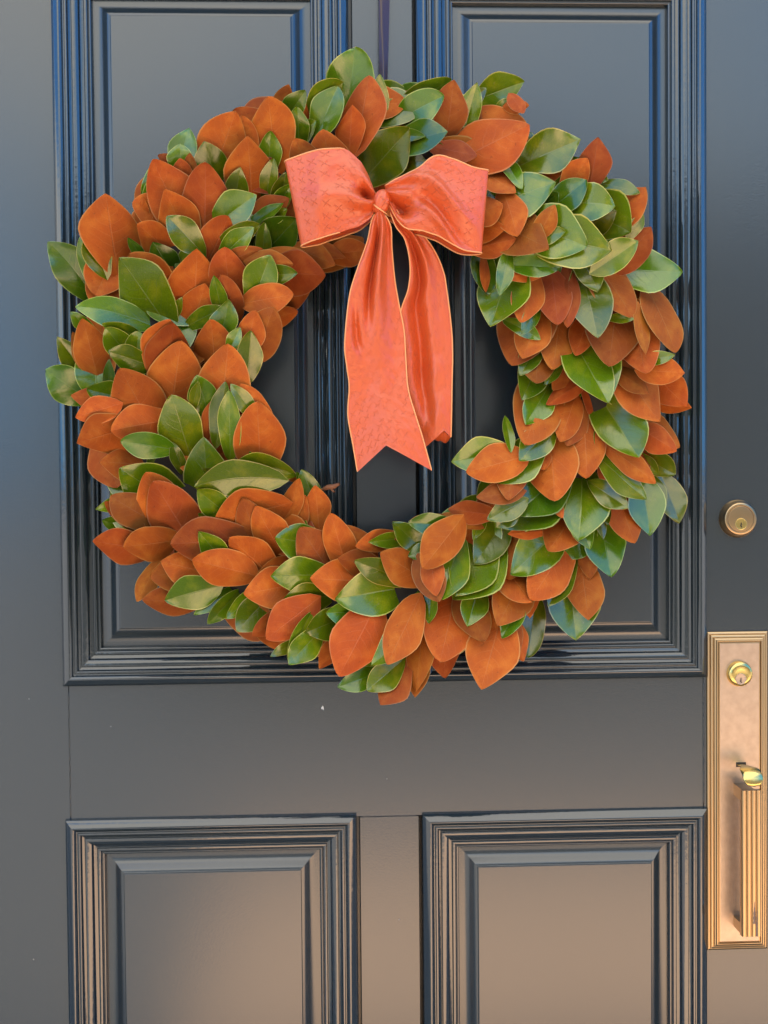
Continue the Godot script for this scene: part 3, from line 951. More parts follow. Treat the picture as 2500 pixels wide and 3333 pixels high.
	leaf("g", v3(350, -117, 36), v3(373, -175, 63), 29, 0, 0.01, 0.04, 0.96, 0.00, 0.03, 4.5, 0.12, 0.10, 0.07, false)
	leaf("g", v3(346, -121, 38), v3(352, -205, 73), 51, -14, 0.04, 0.01, 0.96, 0.00, 0.04, 1.8, -0.08, 0.51, -0.01)
	leaf("g", v3(286, -141, 58), v3(294, -190, 91), 17, 14, 0.07, 0.12, 0.79, 0.00, 0.05, 5.5, -0.04, 0.43, 0.04, false)
	leaf("g", v3(273, -106, 40), v3(251, -207, 121), 61, 14, 0.04, 0.10, 0.83, 0.00, 0.08, 0.6, -0.06, 0.47, -0.06)
	leaf("g", v3(270, -134, 78), v3(313, -169, 118), 31, -14, 0.07, 0.02, 0.87, 0.00, 0.10, 6.0, -0.05, 0.41, 0.07)
	leaf("g", v3(248, -127, 56), v3(162, -193, 100), 61, 42, 0.06, 0.04, 0.92, 0.00, 0.06, 5.3, -0.08, 0.42, -0.04)
	leaf("r", v3(209, -127, 72), v3(232, -180, 122), 23, -14, 0.05, 0.02, 0.79, 0.00, 0.04, 2.9, -0.16, -0.25, -0.01, false)
	leaf("g", v3(254, -114, 62), v3(172, -176, 122), 56, 28, 0.02, 0.04, 0.92, 0.00, 0.07, 5.0, 0.09, 0.48, -0.02)
	leaf("g", v3(336, -97, 40), v3(386, -128, 67), 32, 28, -0.01, 0.12, 0.75, 0.00, 0.11, 3.6, -0.02, 0.41, 0.07)
	leaf("g", v3(341, -98, 47), v3(365, -128, 64), 14, 42, 0.05, 0.05, 0.79, 0.00, 0.03, 5.1, 0.00, 0.28, 0.03, false)
	leaf("r", v3(288, -65, 46), v3(327, -107, 86), 25, 28, 0.00, 0.05, 0.79, 0.00, 0.07, 2.4, 0.11, -0.26, 0.03, false)
	leaf("g", v3(282, -102, 76), v3(336, -158, 111), 41, -42, 0.00, 0.04, 0.83, 0.00, 0.04, 2.1, 0.10, 0.19, -0.08)
	leaf("r", v3(289, -85, 69), v3(351, -139, 106), 30, 0, 0.06, 0.01, 0.79, 0.00, 0.06, 1.4, -0.12, -0.29, 0.07)
	leaf("r", v3(329, -47, 39), v3(390, -94, 74), 49, -28, 0.03, 0.06, 0.83, 0.00, 0.06, 1.8, -0.09, -0.47, 0.07)
	leaf("r", v3(334, -64, 54), v3(383, -99, 80), 38, -14, 0.09, -0.03, 0.75, 0.00, 0.02, 2.1, 0.04, -0.41, 0.02)
	leaf("g", v3(289, -55, 57), v3(284, -106, 88), 16, -42, 0.02, 0.07, 0.79, 0.00, 0.05, 6.0, 0.07, 0.28, -0.04, false)
	leaf("r", v3(269, -33, 56), v3(262, -132, 118), 57, -14, 0.04, -0.03, 0.66, 0.00, 0.05, 4.7, -0.13, -0.44, 0.05)
	leaf("g", v3(225, -84, 75), v3(242, -142, 115), 30, 42, 0.00, 0.00, 0.92, 0.00, 0.05, 5.2, 0.05, 0.19, 0.02, false)
	leaf("r", v3(223, -54, 64), v3(220, -159, 131), 62, 28, 0.07, -0.01, 0.62, 0.00, 0.03, 1.5, -0.07, -0.48, 0.05)
	leaf("r", v3(203, -61, 64), v3(211, -122, 113), 35, 14, 0.07, 0.03, 0.79, 0.00, 0.05, 2.5, -0.14, -0.29, -0.10, false)
	leaf("r", v3(173, -82, 65), v3(194, -120, 101), 29, 14, 0.07, 0.02, 0.79, 0.00, 0.06, 3.3, 0.05, -0.06, 0.09, false)
	leaf("g", v3(288, -17, 45), v3(327, -107, 110), 61, 14, 0.01, 0.06, 0.87, 0.00, 0.08, 3.6, 0.09, 0.48, 0.01)
	leaf("r", v3(351, -27, 39), v3(407, -44, 65), 26, 42, 0.03, -0.06, 0.87, 0.00, 0.05, 4.7, 0.04, -0.48, 0.04)
	leaf("r", v3(354, 9, 50), v3(397, -43, 79), 41, 28, 0.00, 0.06, 0.87, 0.00, 0.06, 5.8, -0.11, -0.12, -0.04)
	leaf("r", v3(304, 29, 60), v3(354, -63, 105), 64, -28, 0.01, 0.07, 0.83, 0.00, 0.04, 1.0, 0.08, -0.39, -0.03)
	leaf("r", v3(299, 10, 67), v3(342, -28, 107), 30, -28, 0.07, -0.04, 0.75, 0.00, 0.05, 4.8, -0.13, -0.24, -0.08)
	leaf("r", v3(142, -193, 77), v3(87, -173, 101), 18, 28, 0.07, 0.04, 0.83, 0.00, 0.05, 0.5, -0.06, -0.16, 0.09, false)
	leaf("r", v3(160, -177, 76), v3(94, -168, 102), 30, 14, 0.01, 0.11, 0.87, 0.00, 0.05, 4.7, -0.18, -0.44, -0.04)
	leaf("g", v3(181, -161, 120), v3(149, -190, 129), 24, 0, 0.06, 0.07, 0.79, 0.00, 0.08, 4.3, -0.07, 0.24, -0.07, false)
	leaf("g", v3(191, -155, 118), v3(137, -180, 136), 28, 14, 0.04, 0.10, 0.79, 0.00, 0.13, 5.8, 0.06, 0.42, -0.10)
	leaf("r", v3(188, -146, 121), v3(125, -153, 134), 26, 28, 0.03, 0.07, 0.79, 0.00, 0.02, 5.8, -0.12, -0.06, 0.06)
	leaf("r", v3(179, -90, 93), v3(162, -157, 137), 40, 0, 0.06, -0.01, 0.75, 0.00, 0.04, 4.6, 0.13, -0.46, -0.07)
	leaf("g", v3(217, -78, 92), v3(152, -137, 127), 49, 14, 0.03, 0.04, 0.92, 0.00, 0.05, 0.3, 0.02, 0.18, 0.04)
	leaf("g", v3(174, -97, 115), v3(97, -110, 115), 46, 0, 0.04, 0.04, 0.92, 0.00, 0.06, 5.9, -0.08, 0.38, -0.03)
	leaf("r", v3(193, -102, 124), v3(113, -123, 133), 48, 14, 0.06, 0.07, 0.79, 0.00, 0.04, 2.8, -0.13, -0.43, -0.07)
	leaf("g", v3(166, -53, 91), v3(168, -100, 128), 15, -28, 0.05, 0.11, 0.79, 0.00, 0.05, 0.1, -0.01, 0.51, 0.06)
	leaf("g", v3(229, -62, 93), v3(176, -110, 135), 39, 0, 0.01, 0.02, 0.92, 0.00, 0.10, 2.0, -0.02, 0.21, -0.02)
	leaf("r", v3(271, -26, 55), v3(239, -92, 108), 39, -14, 0.10, -0.06, 0.79, 0.00, 0.03, 0.3, 0.11, -0.32, -0.10)
	leaf("r", v3(262, -22, 61), v3(229, -87, 114), 39, 0, 0.06, 0.07, 0.79, 0.00, 0.06, 2.9, 0.11, -0.36, -0.00)
	leaf("r", v3(240, 21, 31), v3(183, -91, 138), 67, 14, 0.02, -0.03, 0.68, 0.00, 0.06, 3.3, -0.07, -0.21, -0.07)
	leaf("g", v3(230, -8, 66), v3(187, -66, 116), 38, 0, 0.02, 0.06, 0.83, 0.00, 0.12, 1.1, 0.08, 0.37, -0.06)
	leaf("r", v3(278, -4, 59), v3(216, -41, 98), 24, 14, 0.09, 0.01, 0.79, 0.00, 0.06, 1.8, -0.03, -0.46, 0.06)
	leaf("r", v3(266, 34, 58), v3(224, -23, 97), 32, -28, -0.01, 0.04, 0.79, 0.00, 0.05, 3.7, 0.02, -0.09, -0.03)
	leaf("g", v3(225, 39, 39), v3(184, -36, 110), 44, 0, 0.08, 0.07, 0.92, 0.00, 0.11, 3.2, -0.05, 0.41, -0.03)
	leaf("g", v3(245, 18, 77), v3(213, -17, 104), 14, -14, 0.00, 0.06, 0.79, 0.00, 0.14, 0.6, -0.15, 0.31, 0.10, false)
	leaf("r", v3(219, 72, 56), v3(199, -17, 122), 60, 0, -0.02, -0.06, 0.66, 0.00, 0.05, 2.2, 0.08, -0.38, 0.01)
	leaf("g", v3(212, 43, 82), v3(182, -6, 111), 27, 14, 0.05, 0.11, 0.79, 0.00, 0.08, 5.8, -0.06, 0.11, -0.01)
	leaf("r", v3(328, 2, 88), v3(384, -4, 115), 36, 0, 0.04, -0.01, 0.96, 0.00, 0.06, 3.9, -0.09, -0.07, 0.01)
	leaf("g", v3(323, 10, 88), v3(372, 18, 112), 18, 0, 0.02, 0.08, 0.79, 0.00, 0.10, 0.7, 0.03, 0.31, -0.04)
	leaf("g", v3(257, 72, 36), v3(294, -36, 107), 67, -14, 0.03, 0.06, 0.87, 0.00, 0.08, 0.2, -0.13, 0.46, -0.06, false)
	leaf("g", v3(248, 61, 55), v3(287, -41, 124), 65, -28, 0.03, 0.05, 0.87, 0.00, 0.03, 2.7, -0.00, 0.27, -0.02)
	leaf("r", v3(245, 90, 52), v3(221, 1, 117), 48, -14, 0.01, -0.07, 0.66, 0.00, 0.02, 1.0, -0.16, -0.07, 0.01)
	leaf("r", v3(225, 118, 43), v3(172, 6, 102), 67, 42, 0.06, -0.03, 0.75, 0.00, 0.05, 2.5, 0.11, -0.18, 0.09)
	leaf("r", v3(218, 87, 73), v3(183, 13, 120), 44, 28, 0.05, 0.05, 0.87, 0.00, 0.03, 0.6, 0.09, -0.33, -0.10)
	leaf("r", v3(282, 83, 60), v3(252, 19, 100), 33, 14, -0.01, 0.07, 0.71, 0.00, 0.03, 5.7, 0.02, -0.30, 0.07)
	leaf("g", v3(164, 68, 78), v3(207, 37, 114), 18, 28, 0.09, 0.03, 0.79, 0.00, 0.13, 4.4, -0.01, 0.48, 0.03)
	leaf("g", v3(209, 85, 91), v3(182, 42, 126), 21, -28, 0.09, 0.03, 0.79, 0.00, 0.09, 2.1, -0.09, 0.20, 0.01)
	leaf("r", v3(335, 84, 57), v3(332, -6, 123), 50, 28, -0.01, -0.03, 0.66, 0.00, 0.05, 2.2, 0.10, -0.25, -0.07)
	leaf("r", v3(322, 135, 38), v3(290, 4, 114), 75, 0, 0.03, 0.08, 0.64, 0.00, 0.05, 5.0, 0.03, -0.21, 0.08)
	leaf("r", v3(352, 118, 44), v3(378, 22, 96), 58, -42, 0.08, 0.11, 0.62, 0.00, 0.07, 3.3, -0.04, -0.06, 0.02)
	leaf("r", v3(332, 87, 91), v3(332, 17, 126), 22, -28, -0.01, 0.02, 0.96, 0.00, 0.03, 3.9, 0.04, -0.09, 0.01)
	leaf("g", v3(297, 136, 34), v3(391, 124, 77), 62, -28, 0.04, 0.02, 0.79, 0.00, 0.05, 1.7, 0.08, 0.32, 0.05)
	leaf("g", v3(291, 68, 77), v3(323, 62, 108), 12, 14, 0.10, 0.05, 0.79, 0.00, 0.11, 5.1, 0.03, 0.11, 0.06, false)
	leaf("r", v3(279, 157, 50), v3(321, 64, 113), 59, -28, 0.01, 0.01, 0.66, 0.00, 0.04, 2.5, -0.15, -0.14, 0.03)
	leaf("g", v3(264, 140, 64), v3(274, 37, 126), 57, 0, 0.04, 0.11, 0.87, 0.00, 0.03, 6.0, 0.02, 0.29, 0.09)
	leaf("r", v3(249, 139, 65), v3(238, 50, 129), 28, 14, 0.08, -0.08, 0.66, 0.00, 0.03, 4.9, -0.15, -0.20, -0.10)
	leaf("r", v3(227, 135, 68), v3(225, 53, 127), 43, 14, 0.05, 0.10, 0.66, 0.00, 0.06, 5.7, 0.01, -0.24, 0.09)
	leaf("g", v3(259, 159, 55), v3(280, 96, 105), 36, 14, 0.10, 0.06, 0.92, 0.00, 0.09, 0.9, -0.15, 0.45, -0.08)
	leaf("r", v3(206, 134, 74), v3(181, 56, 131), 42, 0, 0.02, 0.08, 0.66, 0.00, 0.03, 1.1, -0.14, -0.25, -0.09)
	leaf("g", v3(182, 155, 65), v3(147, 54, 107), 59, 42, 0.07, 0.02, 0.87, 0.00, 0.12, 4.6, -0.05, 0.29, 0.04)
	leaf("r", v3(224, 125, 90), v3(159, 109, 128), 19, 14, 0.01, -0.03, 0.79, 0.00, 0.05, 4.9, -0.06, -0.23, 0.10, false)
	leaf("r", v3(306, 123, 66), v3(347, 176, 99), 45, 0, 0.03, 0.04, 0.92, 0.00, 0.05, 0.4, 0.01, -0.11, -0.09)
	leaf("g", v3(318, 160, 87), v3(336, 191, 104), 18, 14, 0.06, 0.01, 0.79, 0.00, 0.09, 1.2, -0.06, 0.13, 0.04)
	leaf("r", v3(286, 175, 66), v3(339, 224, 102), 50, -42, 0.09, 0.06, 0.96, 0.00, 0.06, 3.6, -0.01, -0.44, -0.07)
	leaf("g", v3(280, 236, 74), v3(332, 216, 106), 20, 0, 0.08, 0.01, 0.79, 0.00, 0.07, 0.4, -0.13, 0.11, -0.06)
	leaf("g", v3(269, 118, 101), v3(324, 154, 125), 37, 14, -0.00, 0.02, 0.92, 0.00, 0.08, 3.9, -0.02, 0.30, 0.08)
	leaf("g", v3(163, 127, 113), v3(233, 124, 113), 29, -14, 0.05, 0.05, 0.75, 0.00, 0.11, 2.7, -0.15, 0.37, 0.07)
	leaf("g", v3(242, 220, 43), v3(320, 168, 106), 59, 42, 0.06, 0.09, 0.87, 0.00, 0.03, 0.1, -0.02, 0.32, -0.08)
	leaf("g", v3(252, 169, 80), v3(300, 192, 113), 35, 14, 0.03, 0.09, 0.87, 0.00, 0.08, 5.1, 0.11, 0.10, 0.05)
	leaf("g", v3(231, 182, 84), v3(280, 201, 117), 25, 0, 0.04, 0.05, 0.79, 0.00, 0.06, 5.8, -0.12, 0.15, 0.04, false)
	leaf("g", v3(240, 250, 60), v3(296, 235, 93), 23, 28, 0.07, 0.07, 0.79, 0.00, 0.05, 4.4, -0.07, 0.38, -0.03, false)
	leaf("r", v3(273, 220, 85), v3(278, 281, 116), 42, -14, 0.01, 0.05, 0.96, 0.00, 0.04, 2.2, -0.12, -0.45, 0.02)
	leaf("g", v3(220, 245, 70), v3(259, 261, 96), 21, -14, 0.05, 0.08, 0.87, 0.00, 0.09, 0.7, -0.03, 0.30, -0.08, false)
	leaf("r", v3(218, 234, 69), v3(249, 278, 95), 29, -28, 0.09, 0.11, 0.79, 0.00, 0.04, 4.5, -0.15, -0.29, 0.04, false)
	leaf("r", v3(238, 213, 81), v3(267, 258, 107), 36, 14, 0.01, 0.08, 0.79, 0.00, 0.02, 3.9, -0.11, -0.15, 0.01)
	leaf("g", v3(227, 208, 88), v3(296, 195, 130), 46, 0, 0.08, 0.05, 0.75, 0.00, 0.12, 5.2, -0.14, 0.29, 0.02)
	leaf("g", v3(188, 160, 105), v3(292, 142, 129), 65, 0, 0.07, 0.09, 0.96, 0.00, 0.08, 0.9, -0.11, 0.08, 0.01)
	leaf("g", v3(217, 193, 92), v3(262, 228, 120), 39, -28, 0.03, 0.06, 0.83, 0.00, 0.11, 3.4, 0.00, 0.12, 0.10)
	leaf("g", v3(203, 195, 79), v3(231, 216, 106), 26, -14, 0.03, 0.09, 0.79, 0.00, 0.11, 6.0, 0.05, 0.43, -0.06, false)
	leaf("g", v3(168, 188, 89), v3(259, 144, 135), 62, 14, 0.08, 0.08, 0.79, 0.00, 0.07, 1.3, 0.09, 0.20, -0.04)
	leaf("g", v3(189, 159, 111), v3(233, 162, 138), 24, 0, -0.01, 0.10, 0.79, 0.00, 0.12, 2.6, -0.04, 0.20, -0.04)
	leaf("r", v3(198, 151, 120), v3(220, 193, 144), 26, -14, 0.03, -0.07, 0.79, 0.00, 0.05, 6.2, -0.12, -0.18, -0.05)
	leaf("g", v3(140, 162, 54), v3(146, 94, 87), 35, -14, 0.08, 0.07, 0.83, 0.00, 0.14, 3.4, 0.08, 0.49, -0.02)
	leaf("g", v3(171, 151, 105), v3(154, 87, 132), 22, 0, 0.08, 0.04, 0.92, 0.00, 0.13, 0.3, -0.03, 0.17, -0.00)
	leaf("r", v3(143, 152, 71), v3(143, 97, 93), 14, -28, 0.03, -0.06, 0.79, 0.00, 0.02, 4.2, 0.11, -0.09, -0.00)
	leaf("r", v3(130, 199, 82), v3(212, 140, 149), 61, 0, 0.00, 0.03, 0.87, 0.00, 0.05, 4.9, -0.08, -0.16, -0.03)
	leaf("g", v3(133, 349, 28), v3(198, 366, 58), 37, 28, 0.01, 0.10, 0.96, 0.00, 0.11, 1.8, -0.03, 0.47, 0.04)
	leaf("g", v3(110, 325, 43), v3(149, 355, 66), 22, -14, 0.09, 0.07, 0.79, 0.00, 0.05, 5.1, 0.01, 0.46, 0.10, false)
	leaf("g", v3(154, 325, 41), v3(191, 343, 60), 20, 0, 0.03, 0.02, 0.79, 0.00, 0.14, 1.1, -0.07, 0.48, -0.02)
	leaf("r", v3(170, 335, 58), v3(201, 331, 72), 18, 14, 0.04, 0.02, 0.79, 0.00, 0.07, 2.7, 0.14, -0.29, -0.08, false)
	leaf("r", v3(177, 350, 63), v3(194, 320, 77), 20, 0, 0.05, 0.08, 0.79, 0.00, 0.06, 3.4, 0.09, -0.26, 0.00)
	leaf("g", v3(178, 251, 49), v3(205, 299, 75), 31, -28, 0.00, 0.06, 0.71, 0.00, 0.10, 5.6, -0.12, 0.19, -0.02, false)
	leaf("g", v3(183, 256, 65), v3(259, 281, 103), 53, 0, 0.04, 0.09, 0.96, 0.00, 0.13, 5.6, 0.07, 0.37, 0.09)
	leaf("g", v3(128, 196, 80), v3(225, 225, 115), 64, -28, 0.09, 0.06, 0.92, 0.00, 0.12, 3.1, 0.08, 0.14, -0.02)
	leaf("r", v3(121, 150, 88), v3(176, 156, 128), 34, -14, 0.02, 0.09, 0.83, 0.00, 0.05, 2.7, -0.10, -0.42, 0.01)
	leaf("r", v3(163, 224, 98), v3(175, 156, 139), 37, 28, 0.07, 0.08, 0.75, 0.00, 0.04, 0.9, -0.01, -0.30, -0.10)
	leaf("r", v3(107, 174, 77), v3(163, 168, 127), 31, 14, 0.04, 0.09, 0.79, 0.00, 0.03, 1.7, 0.03, -0.07, 0.02)
	leaf("r", v3(131, 259, 70), v3(177, 212, 121), 38, -28, 0.00, -0.03, 0.92, 0.00, 0.05, 4.7, -0.00, -0.13, 0.09)
	leaf("r", v3(110, 188, 87), v3(160, 198, 124), 49, -42, 0.02, -0.06, 0.66, 0.00, 0.02, 4.7, 0.01, -0.17, 0.00)
	leaf("g", v3(160, 284, 67), v3(185, 218, 116), 23, -14, 0.00, 0.05, 0.71, 0.00, 0.12, 0.1, -0.07, 0.30, -0.01)
	leaf("g", v3(119, 293, 47), v3(136, 357, 80), 29, 0, -0.00, 0.08, 0.92, 0.00, 0.14, 0.3, 0.03, 0.51, 0.04)
	leaf("r", v3(88, 253, 57), v3(195, 296, 111), 76, -28, 0.07, 0.03, 0.62, 0.00, 0.02, 5.0, 0.02, -0.45, 0.06)
	leaf("g", v3(63, 296, 51), v3(104, 261, 84), 17, 42, 0.02, 0.02, 0.79, 0.00, 0.13, 5.8, 0.11, 0.09, -0.01, false)
	leaf("r", v3(74, 282, 74), v3(131, 258, 113), 35, -28, -0.00, 0.01, 0.66, 0.00, 0.05, 4.8, 0.01, -0.30, 0.10)
	leaf("g", v3(26, 322, 38), v3(105, 362, 79), 29, 42, 0.01, 0.02, 0.75, 0.00, 0.13, 1.8, -0.10, 0.18, 0.09)
	leaf("r", v3(99, 292, 54), v3(106, 357, 86), 46, 14, 0.10, 0.03, 0.92, 0.00, 0.05, 3.0, 0.10, -0.21, 0.00)
	leaf("g", v3(33, 314, 56), v3(94, 338, 86), 43, 0, 0.07, 0.01, 0.71, 0.00, 0.09, 2.8, 0.08, 0.45, -0.04)
	leaf("g", v3(12, 261, 48), v3(72, 259, 88), 35, 14, 0.07, 0.07, 0.79, 0.00, 0.04, 4.6, -0.09, 0.14, -0.03)
	leaf("g", v3(23, 282, 66), v3(96, 287, 116), 47, -14, 0.02, 0.00, 0.96, 0.00, 0.05, 3.9, -0.09, 0.19, 0.03)
	leaf("g", v3(10, 299, 61), v3(70, 284, 101), 21, -14, 0.03, 0.05, 0.79, 0.00, 0.07, 3.3, 0.11, 0.25, -0.09)
	leaf("g", v3(-12, 237, 49), v3(50, 291, 110), 58, 14, 0.03, 0.10, 0.87, 0.00, 0.12, 1.7, 0.04, 0.16, 0.07)
	leaf("g", v3(-26, 309, 34), v3(-14, 398, 79), 63, -14, 0.06, 0.12, 0.62, 0.00, 0.14, 3.9, 0.10, 0.38, 0.01)
	leaf("g", v3(15, 306, 62), v3(16, 363, 90), 23, 28, -0.00, 0.05, 0.71, 0.00, 0.09, 6.2, 0.03, 0.10, -0.05)
	leaf("r", v3(-16, 263, 82), v3(2, 356, 105), 54, -42, 0.04, -0.06, 0.62, 0.00, 0.03, 5.8, 0.04, -0.26, 0.05)
	leaf("r", v3(-23, 264, 74), v3(-19, 317, 117), 36, -42, 0.01, 0.05, 0.96, 0.00, 0.05, 5.0, 0.08, -0.38, -0.01)
	leaf("r", v3(-84, 295, 49), v3(-75, 331, 78), 15, 28, -0.00, -0.04, 0.79, 0.00, 0.02, 1.9, -0.04, -0.05, -0.05, false)
	leaf("g", v3(-76, 321, 63), v3(-29, 353, 90), 33, 42, 0.02, 0.03, 0.79, 0.00, 0.11, 2.3, -0.04, 0.26, 0.03)
	leaf("g", v3(-65, 289, 63), v3(-36, 346, 94), 44, -28, 0.08, 0.07, 0.71, 0.00, 0.04, 0.2, 0.11, 0.43, 0.05)
	leaf("r", v3(-113, 304, 46), v3(-96, 356, 72), 28, 28, 0.01, 0.04, 0.79, 0.00, 0.06, 3.8, 0.05, -0.06, 0.02)
	leaf("g", v3(-111, 301, 62), v3(-75, 344, 89), 26, 28, -0.00, 0.02, 0.71, 0.00, 0.09, 0.9, -0.10, 0.34, 0.05)
	leaf("g", v3(-96, 280, 51), v3(-63, 310, 83), 21, 28, 0.06, 0.09, 0.71, 0.00, 0.10, 3.6, -0.16, 0.43, -0.03, false)
	leaf("g", v3(-84, 272, 56), v3(-85, 322, 96), 27, 28, 0.09, 0.04, 0.75, 0.00, 0.11, 1.7, -0.07, 0.46, -0.07)
	leaf("r", v3(-111, 245, 58), v3(-120, 331, 101), 61, -28, 0.06, -0.03, 0.62, 0.00, 0.06, 4.7, 0.11, -0.08, 0.01)
	leaf("r", v3(-39, 217, 58), v3(-54, 290, 116), 57, 14, -0.00, 0.01, 0.66, 0.00, 0.05, 6.1, -0.13, -0.18, 0.02)
	leaf("r", v3(-59, 232, 80), v3(-89, 276, 122), 39, 0, 0.01, 0.07, 0.75, 0.00, 0.04, 3.6, -0.10, -0.25, -0.01)
	leaf("r", v3(-143, 261, 66), v3(-153, 313, 92), 32, -14, -0.01, -0.04, 0.71, 0.00, 0.03, 4.1, -0.10, -0.30, 0.09)
	leaf("r", v3(-203, 223, 53), v3(-159, 313, 100), 67, 14, 0.01, 0.05, 0.71, 0.00, 0.07, 3.6, 0.10, -0.19, -0.09)
	leaf("g", v3(-237, 245, 53), v3(-218, 301, 81), 40, -28, 0.04, 0.08, 0.92, 0.00, 0.10, 4.4, -0.06, 0.12, 0.03)
	leaf("r", v3(-206, 241, 66), v3(-255, 265, 93), 23, -28, 0.04, 0.01, 0.83, 0.00, 0.05, 3.2, -0.18, -0.41, -0.09, false)
	leaf("g", v3(-226, 235, 69), v3(-228, 279, 91), 33, 0, 0.09, 0.03, 0.79, 0.00, 0.11, 0.1, -0.11, 0.50, 0.01)
	leaf("r", v3(-216, 235, 74), v3(-215, 265, 98), 17, 0, 0.09, 0.11, 0.79, 0.00, 0.05, 3.4, 0.07, -0.36, 0.04, false)
	leaf("r", v3(-224, 221, 68), v3(-227, 259, 98), 27, 0, 0.07, -0.02, 0.71, 0.00, 0.04, 4.5, -0.00, -0.05, -0.02)
	leaf("g", v3(-183, 225, 49), v3(-198, 280, 94), 43, 14, 0.08, 0.01, 0.83, 0.00, 0.03, 4.7, 0.05, 0.23, -0.05)
	leaf("g", v3(-124, 243, 49), v3(-118, 294, 88), 31, -14, 0.07, 0.10, 0.71, 0.00, 0.09, 2.1, 0.09, 0.27, 0.02)
	leaf("r", v3(-143, 198, 47), v3(-144, 281, 112), 61, 28, 0.05, 0.08, 0.92, 0.00, 0.04, 5.2, 0.08, -0.38, 0.08)
	leaf("g", v3(-129, 210, 49), v3(-115, 262, 89), 22, 0, 0.07, 0.08, 0.71, 0.00, 0.11, 0.8, -0.06, 0.44, 0.07)
	leaf("g", v3(-114, 193, 48), v3(-100, 245, 88), 26, 0, -0.01, 0.11, 0.71, 0.00, 0.04, 4.7, 0.03, 0.37, 0.07)
	leaf("g", v3(-124, 191, 51), v3(-93, 232, 87), 20, 28, 0.07, 0.10, 0.79, 0.00, 0.14, 4.9, -0.09, 0.16, 0.09, false)
	leaf("g", v3(-168, 197, 60), v3(-154, 248, 100), 28, 28, 0.06, 0.03, 0.96, 0.00, 0.04, 5.9, -0.01, 0.26, 0.06)
	leaf("r", v3(-284, 162, 41), v3(-275, 216, 81), 22, -14, -0.02, -0.05, 0.71, 0.00, 0.07, 4.3, -0.02, -0.35, -0.02)
	leaf("r", v3(-209, 173, 62), v3(-257, 253, 109), 65, -14, 0.00, -0.02, 0.71, 0.05, 0.03, 2.6, 0.12, -0.20, -0.04)
	leaf("r", v3(-204, 155, 56), v3(-193, 246, 125), 65, 0, 0.02, 0.00, 0.60, 0.00, 0.05, 2.4, 0.07, -0.38, 0.02)
	leaf("r", v3(-216, 148, 60), v3(-243, 217, 119), 54, -14, -0.02, -0.07, 0.92, 0.00, 0.02, 5.1, 0.00, -0.35, 0.02)
	leaf("r", v3(-154, 194, 51), v3(-96, 212, 91), 32, 14, 0.05, -0.00, 0.79, 0.00, 0.06, 1.5, 0.00, -0.32, -0.00)
	leaf("g", v3(-128, 185, 65), v3(-99, 201, 87), 18, -14, 0.02, 0.05, 0.79, 0.00, 0.07, 2.2, -0.10, 0.38, -0.01, false)
	leaf("g", v3(-157, 183, 54), v3(-103, 206, 92), 20, -28, 0.01, 0.05, 0.87, 0.00, 0.07, 3.8, 0.09, 0.21, -0.06)
	leaf("g", v3(-198, 176, 68), v3(-134, 211, 117), 45, 0, 0.06, 0.11, 0.92, 0.00, 0.04, 4.5, -0.06, 0.33, -0.03)
	leaf("g", v3(-145, 141, 35), v3(-88, 189, 85), 48, 28, 0.03, 0.10, 0.71, 0.00, 0.07, 0.9, -0.00, 0.13, 0.08)
	leaf("r", v3(-210, 123, 51), v3(-167, 184, 118), 50, 28, 0.02, -0.07, 0.62, 0.00, 0.03, 2.5, 0.12, -0.14, 0.01)
	leaf("g", v3(-188, 154, 83), v3(-130, 174, 123), 24, 42, 0.02, 0.05, 0.79, 0.00, 0.12, 3.0, -0.04, 0.15, 0.06)
	leaf("g", v3(-133, 134, 56), v3(-126, 184, 93), 19, 42, 0.00, 0.12, 0.71, 0.00, 0.10, 2.7, -0.15, 0.42, -0.07)
	leaf("g", v3(-187, 139, 71), v3(-137, 171, 121), 29, 0, 0.10, 0.03, 0.87, 0.00, 0.06, 5.3, 0.05, 0.46, -0.09)
	leaf("g", v3(-342, 92, 23), v3(-394, 165, 66), 47, 0, 0.09, 0.08, 0.79, -0.06, 0.10, 5.2, 0.09, 0.29, -0.02)
	leaf("g", v3(-333, 97, 39), v3(-352, 172, 76), 31, -28, 0.07, 0.02, 0.79, 0.00, 0.13, 3.2, -0.07, 0.13, 0.03)
	leaf("g", v3(-322, 118, 67), v3(-337, 172, 94), 32, 28, 0.02, 0.05, 0.66, 0.00, 0.10, 5.4, 0.07, 0.50, 0.04)
	leaf("r", v3(-309, 119, 55), v3(-315, 215, 102), 65, 42, 0.08, 0.07, 0.83, 0.00, 0.02, 4.6, 0.08, -0.33, -0.04)
	leaf("r", v3(-235, 145, 49), v3(-281, 182, 94), 40, -42, 0.00, -0.02, 0.79, 0.00, 0.06, 0.6, -0.14, -0.21, 0.00)
	leaf("g", v3(-199, 144, 80), v3(-240, 184, 125), 36, 14, 0.06, 0.11, 0.75, 0.00, 0.12, 5.6, -0.03, 0.40, 0.02)
	leaf("g", v3(-275, 138, 51), v3(-294, 168, 77), 14, 42, 0.06, 0.10, 0.79, 0.00, 0.05, 2.7, 0.08, 0.28, -0.03, false)
	leaf("g", v3(-236, 117, 48), v3(-263, 161, 88), 34, 14, 0.02, 0.10, 0.87, 0.00, 0.05, 2.5, -0.12, 0.40, 0.03)
	leaf("r", v3(-239, 67, 33), v3(-289, 145, 103), 66, -28, 0.08, 0.12, 0.66, 0.00, 0.07, 0.8, -0.10, -0.11, 0.01)
	leaf("r", v3(-219, 59, 47), v3(-206, 147, 110), 65, 14, 0.07, 0.06, 0.92, 0.00, 0.03, 1.3, 0.13, -0.45, -0.00)
	leaf("r", v3(-73, 140, 26), v3(-5, 172, 58), 47, -28, 0.01, -0.04, 0.71, 0.00, 0.03, 0.9, -0.11, -0.47, -0.06)
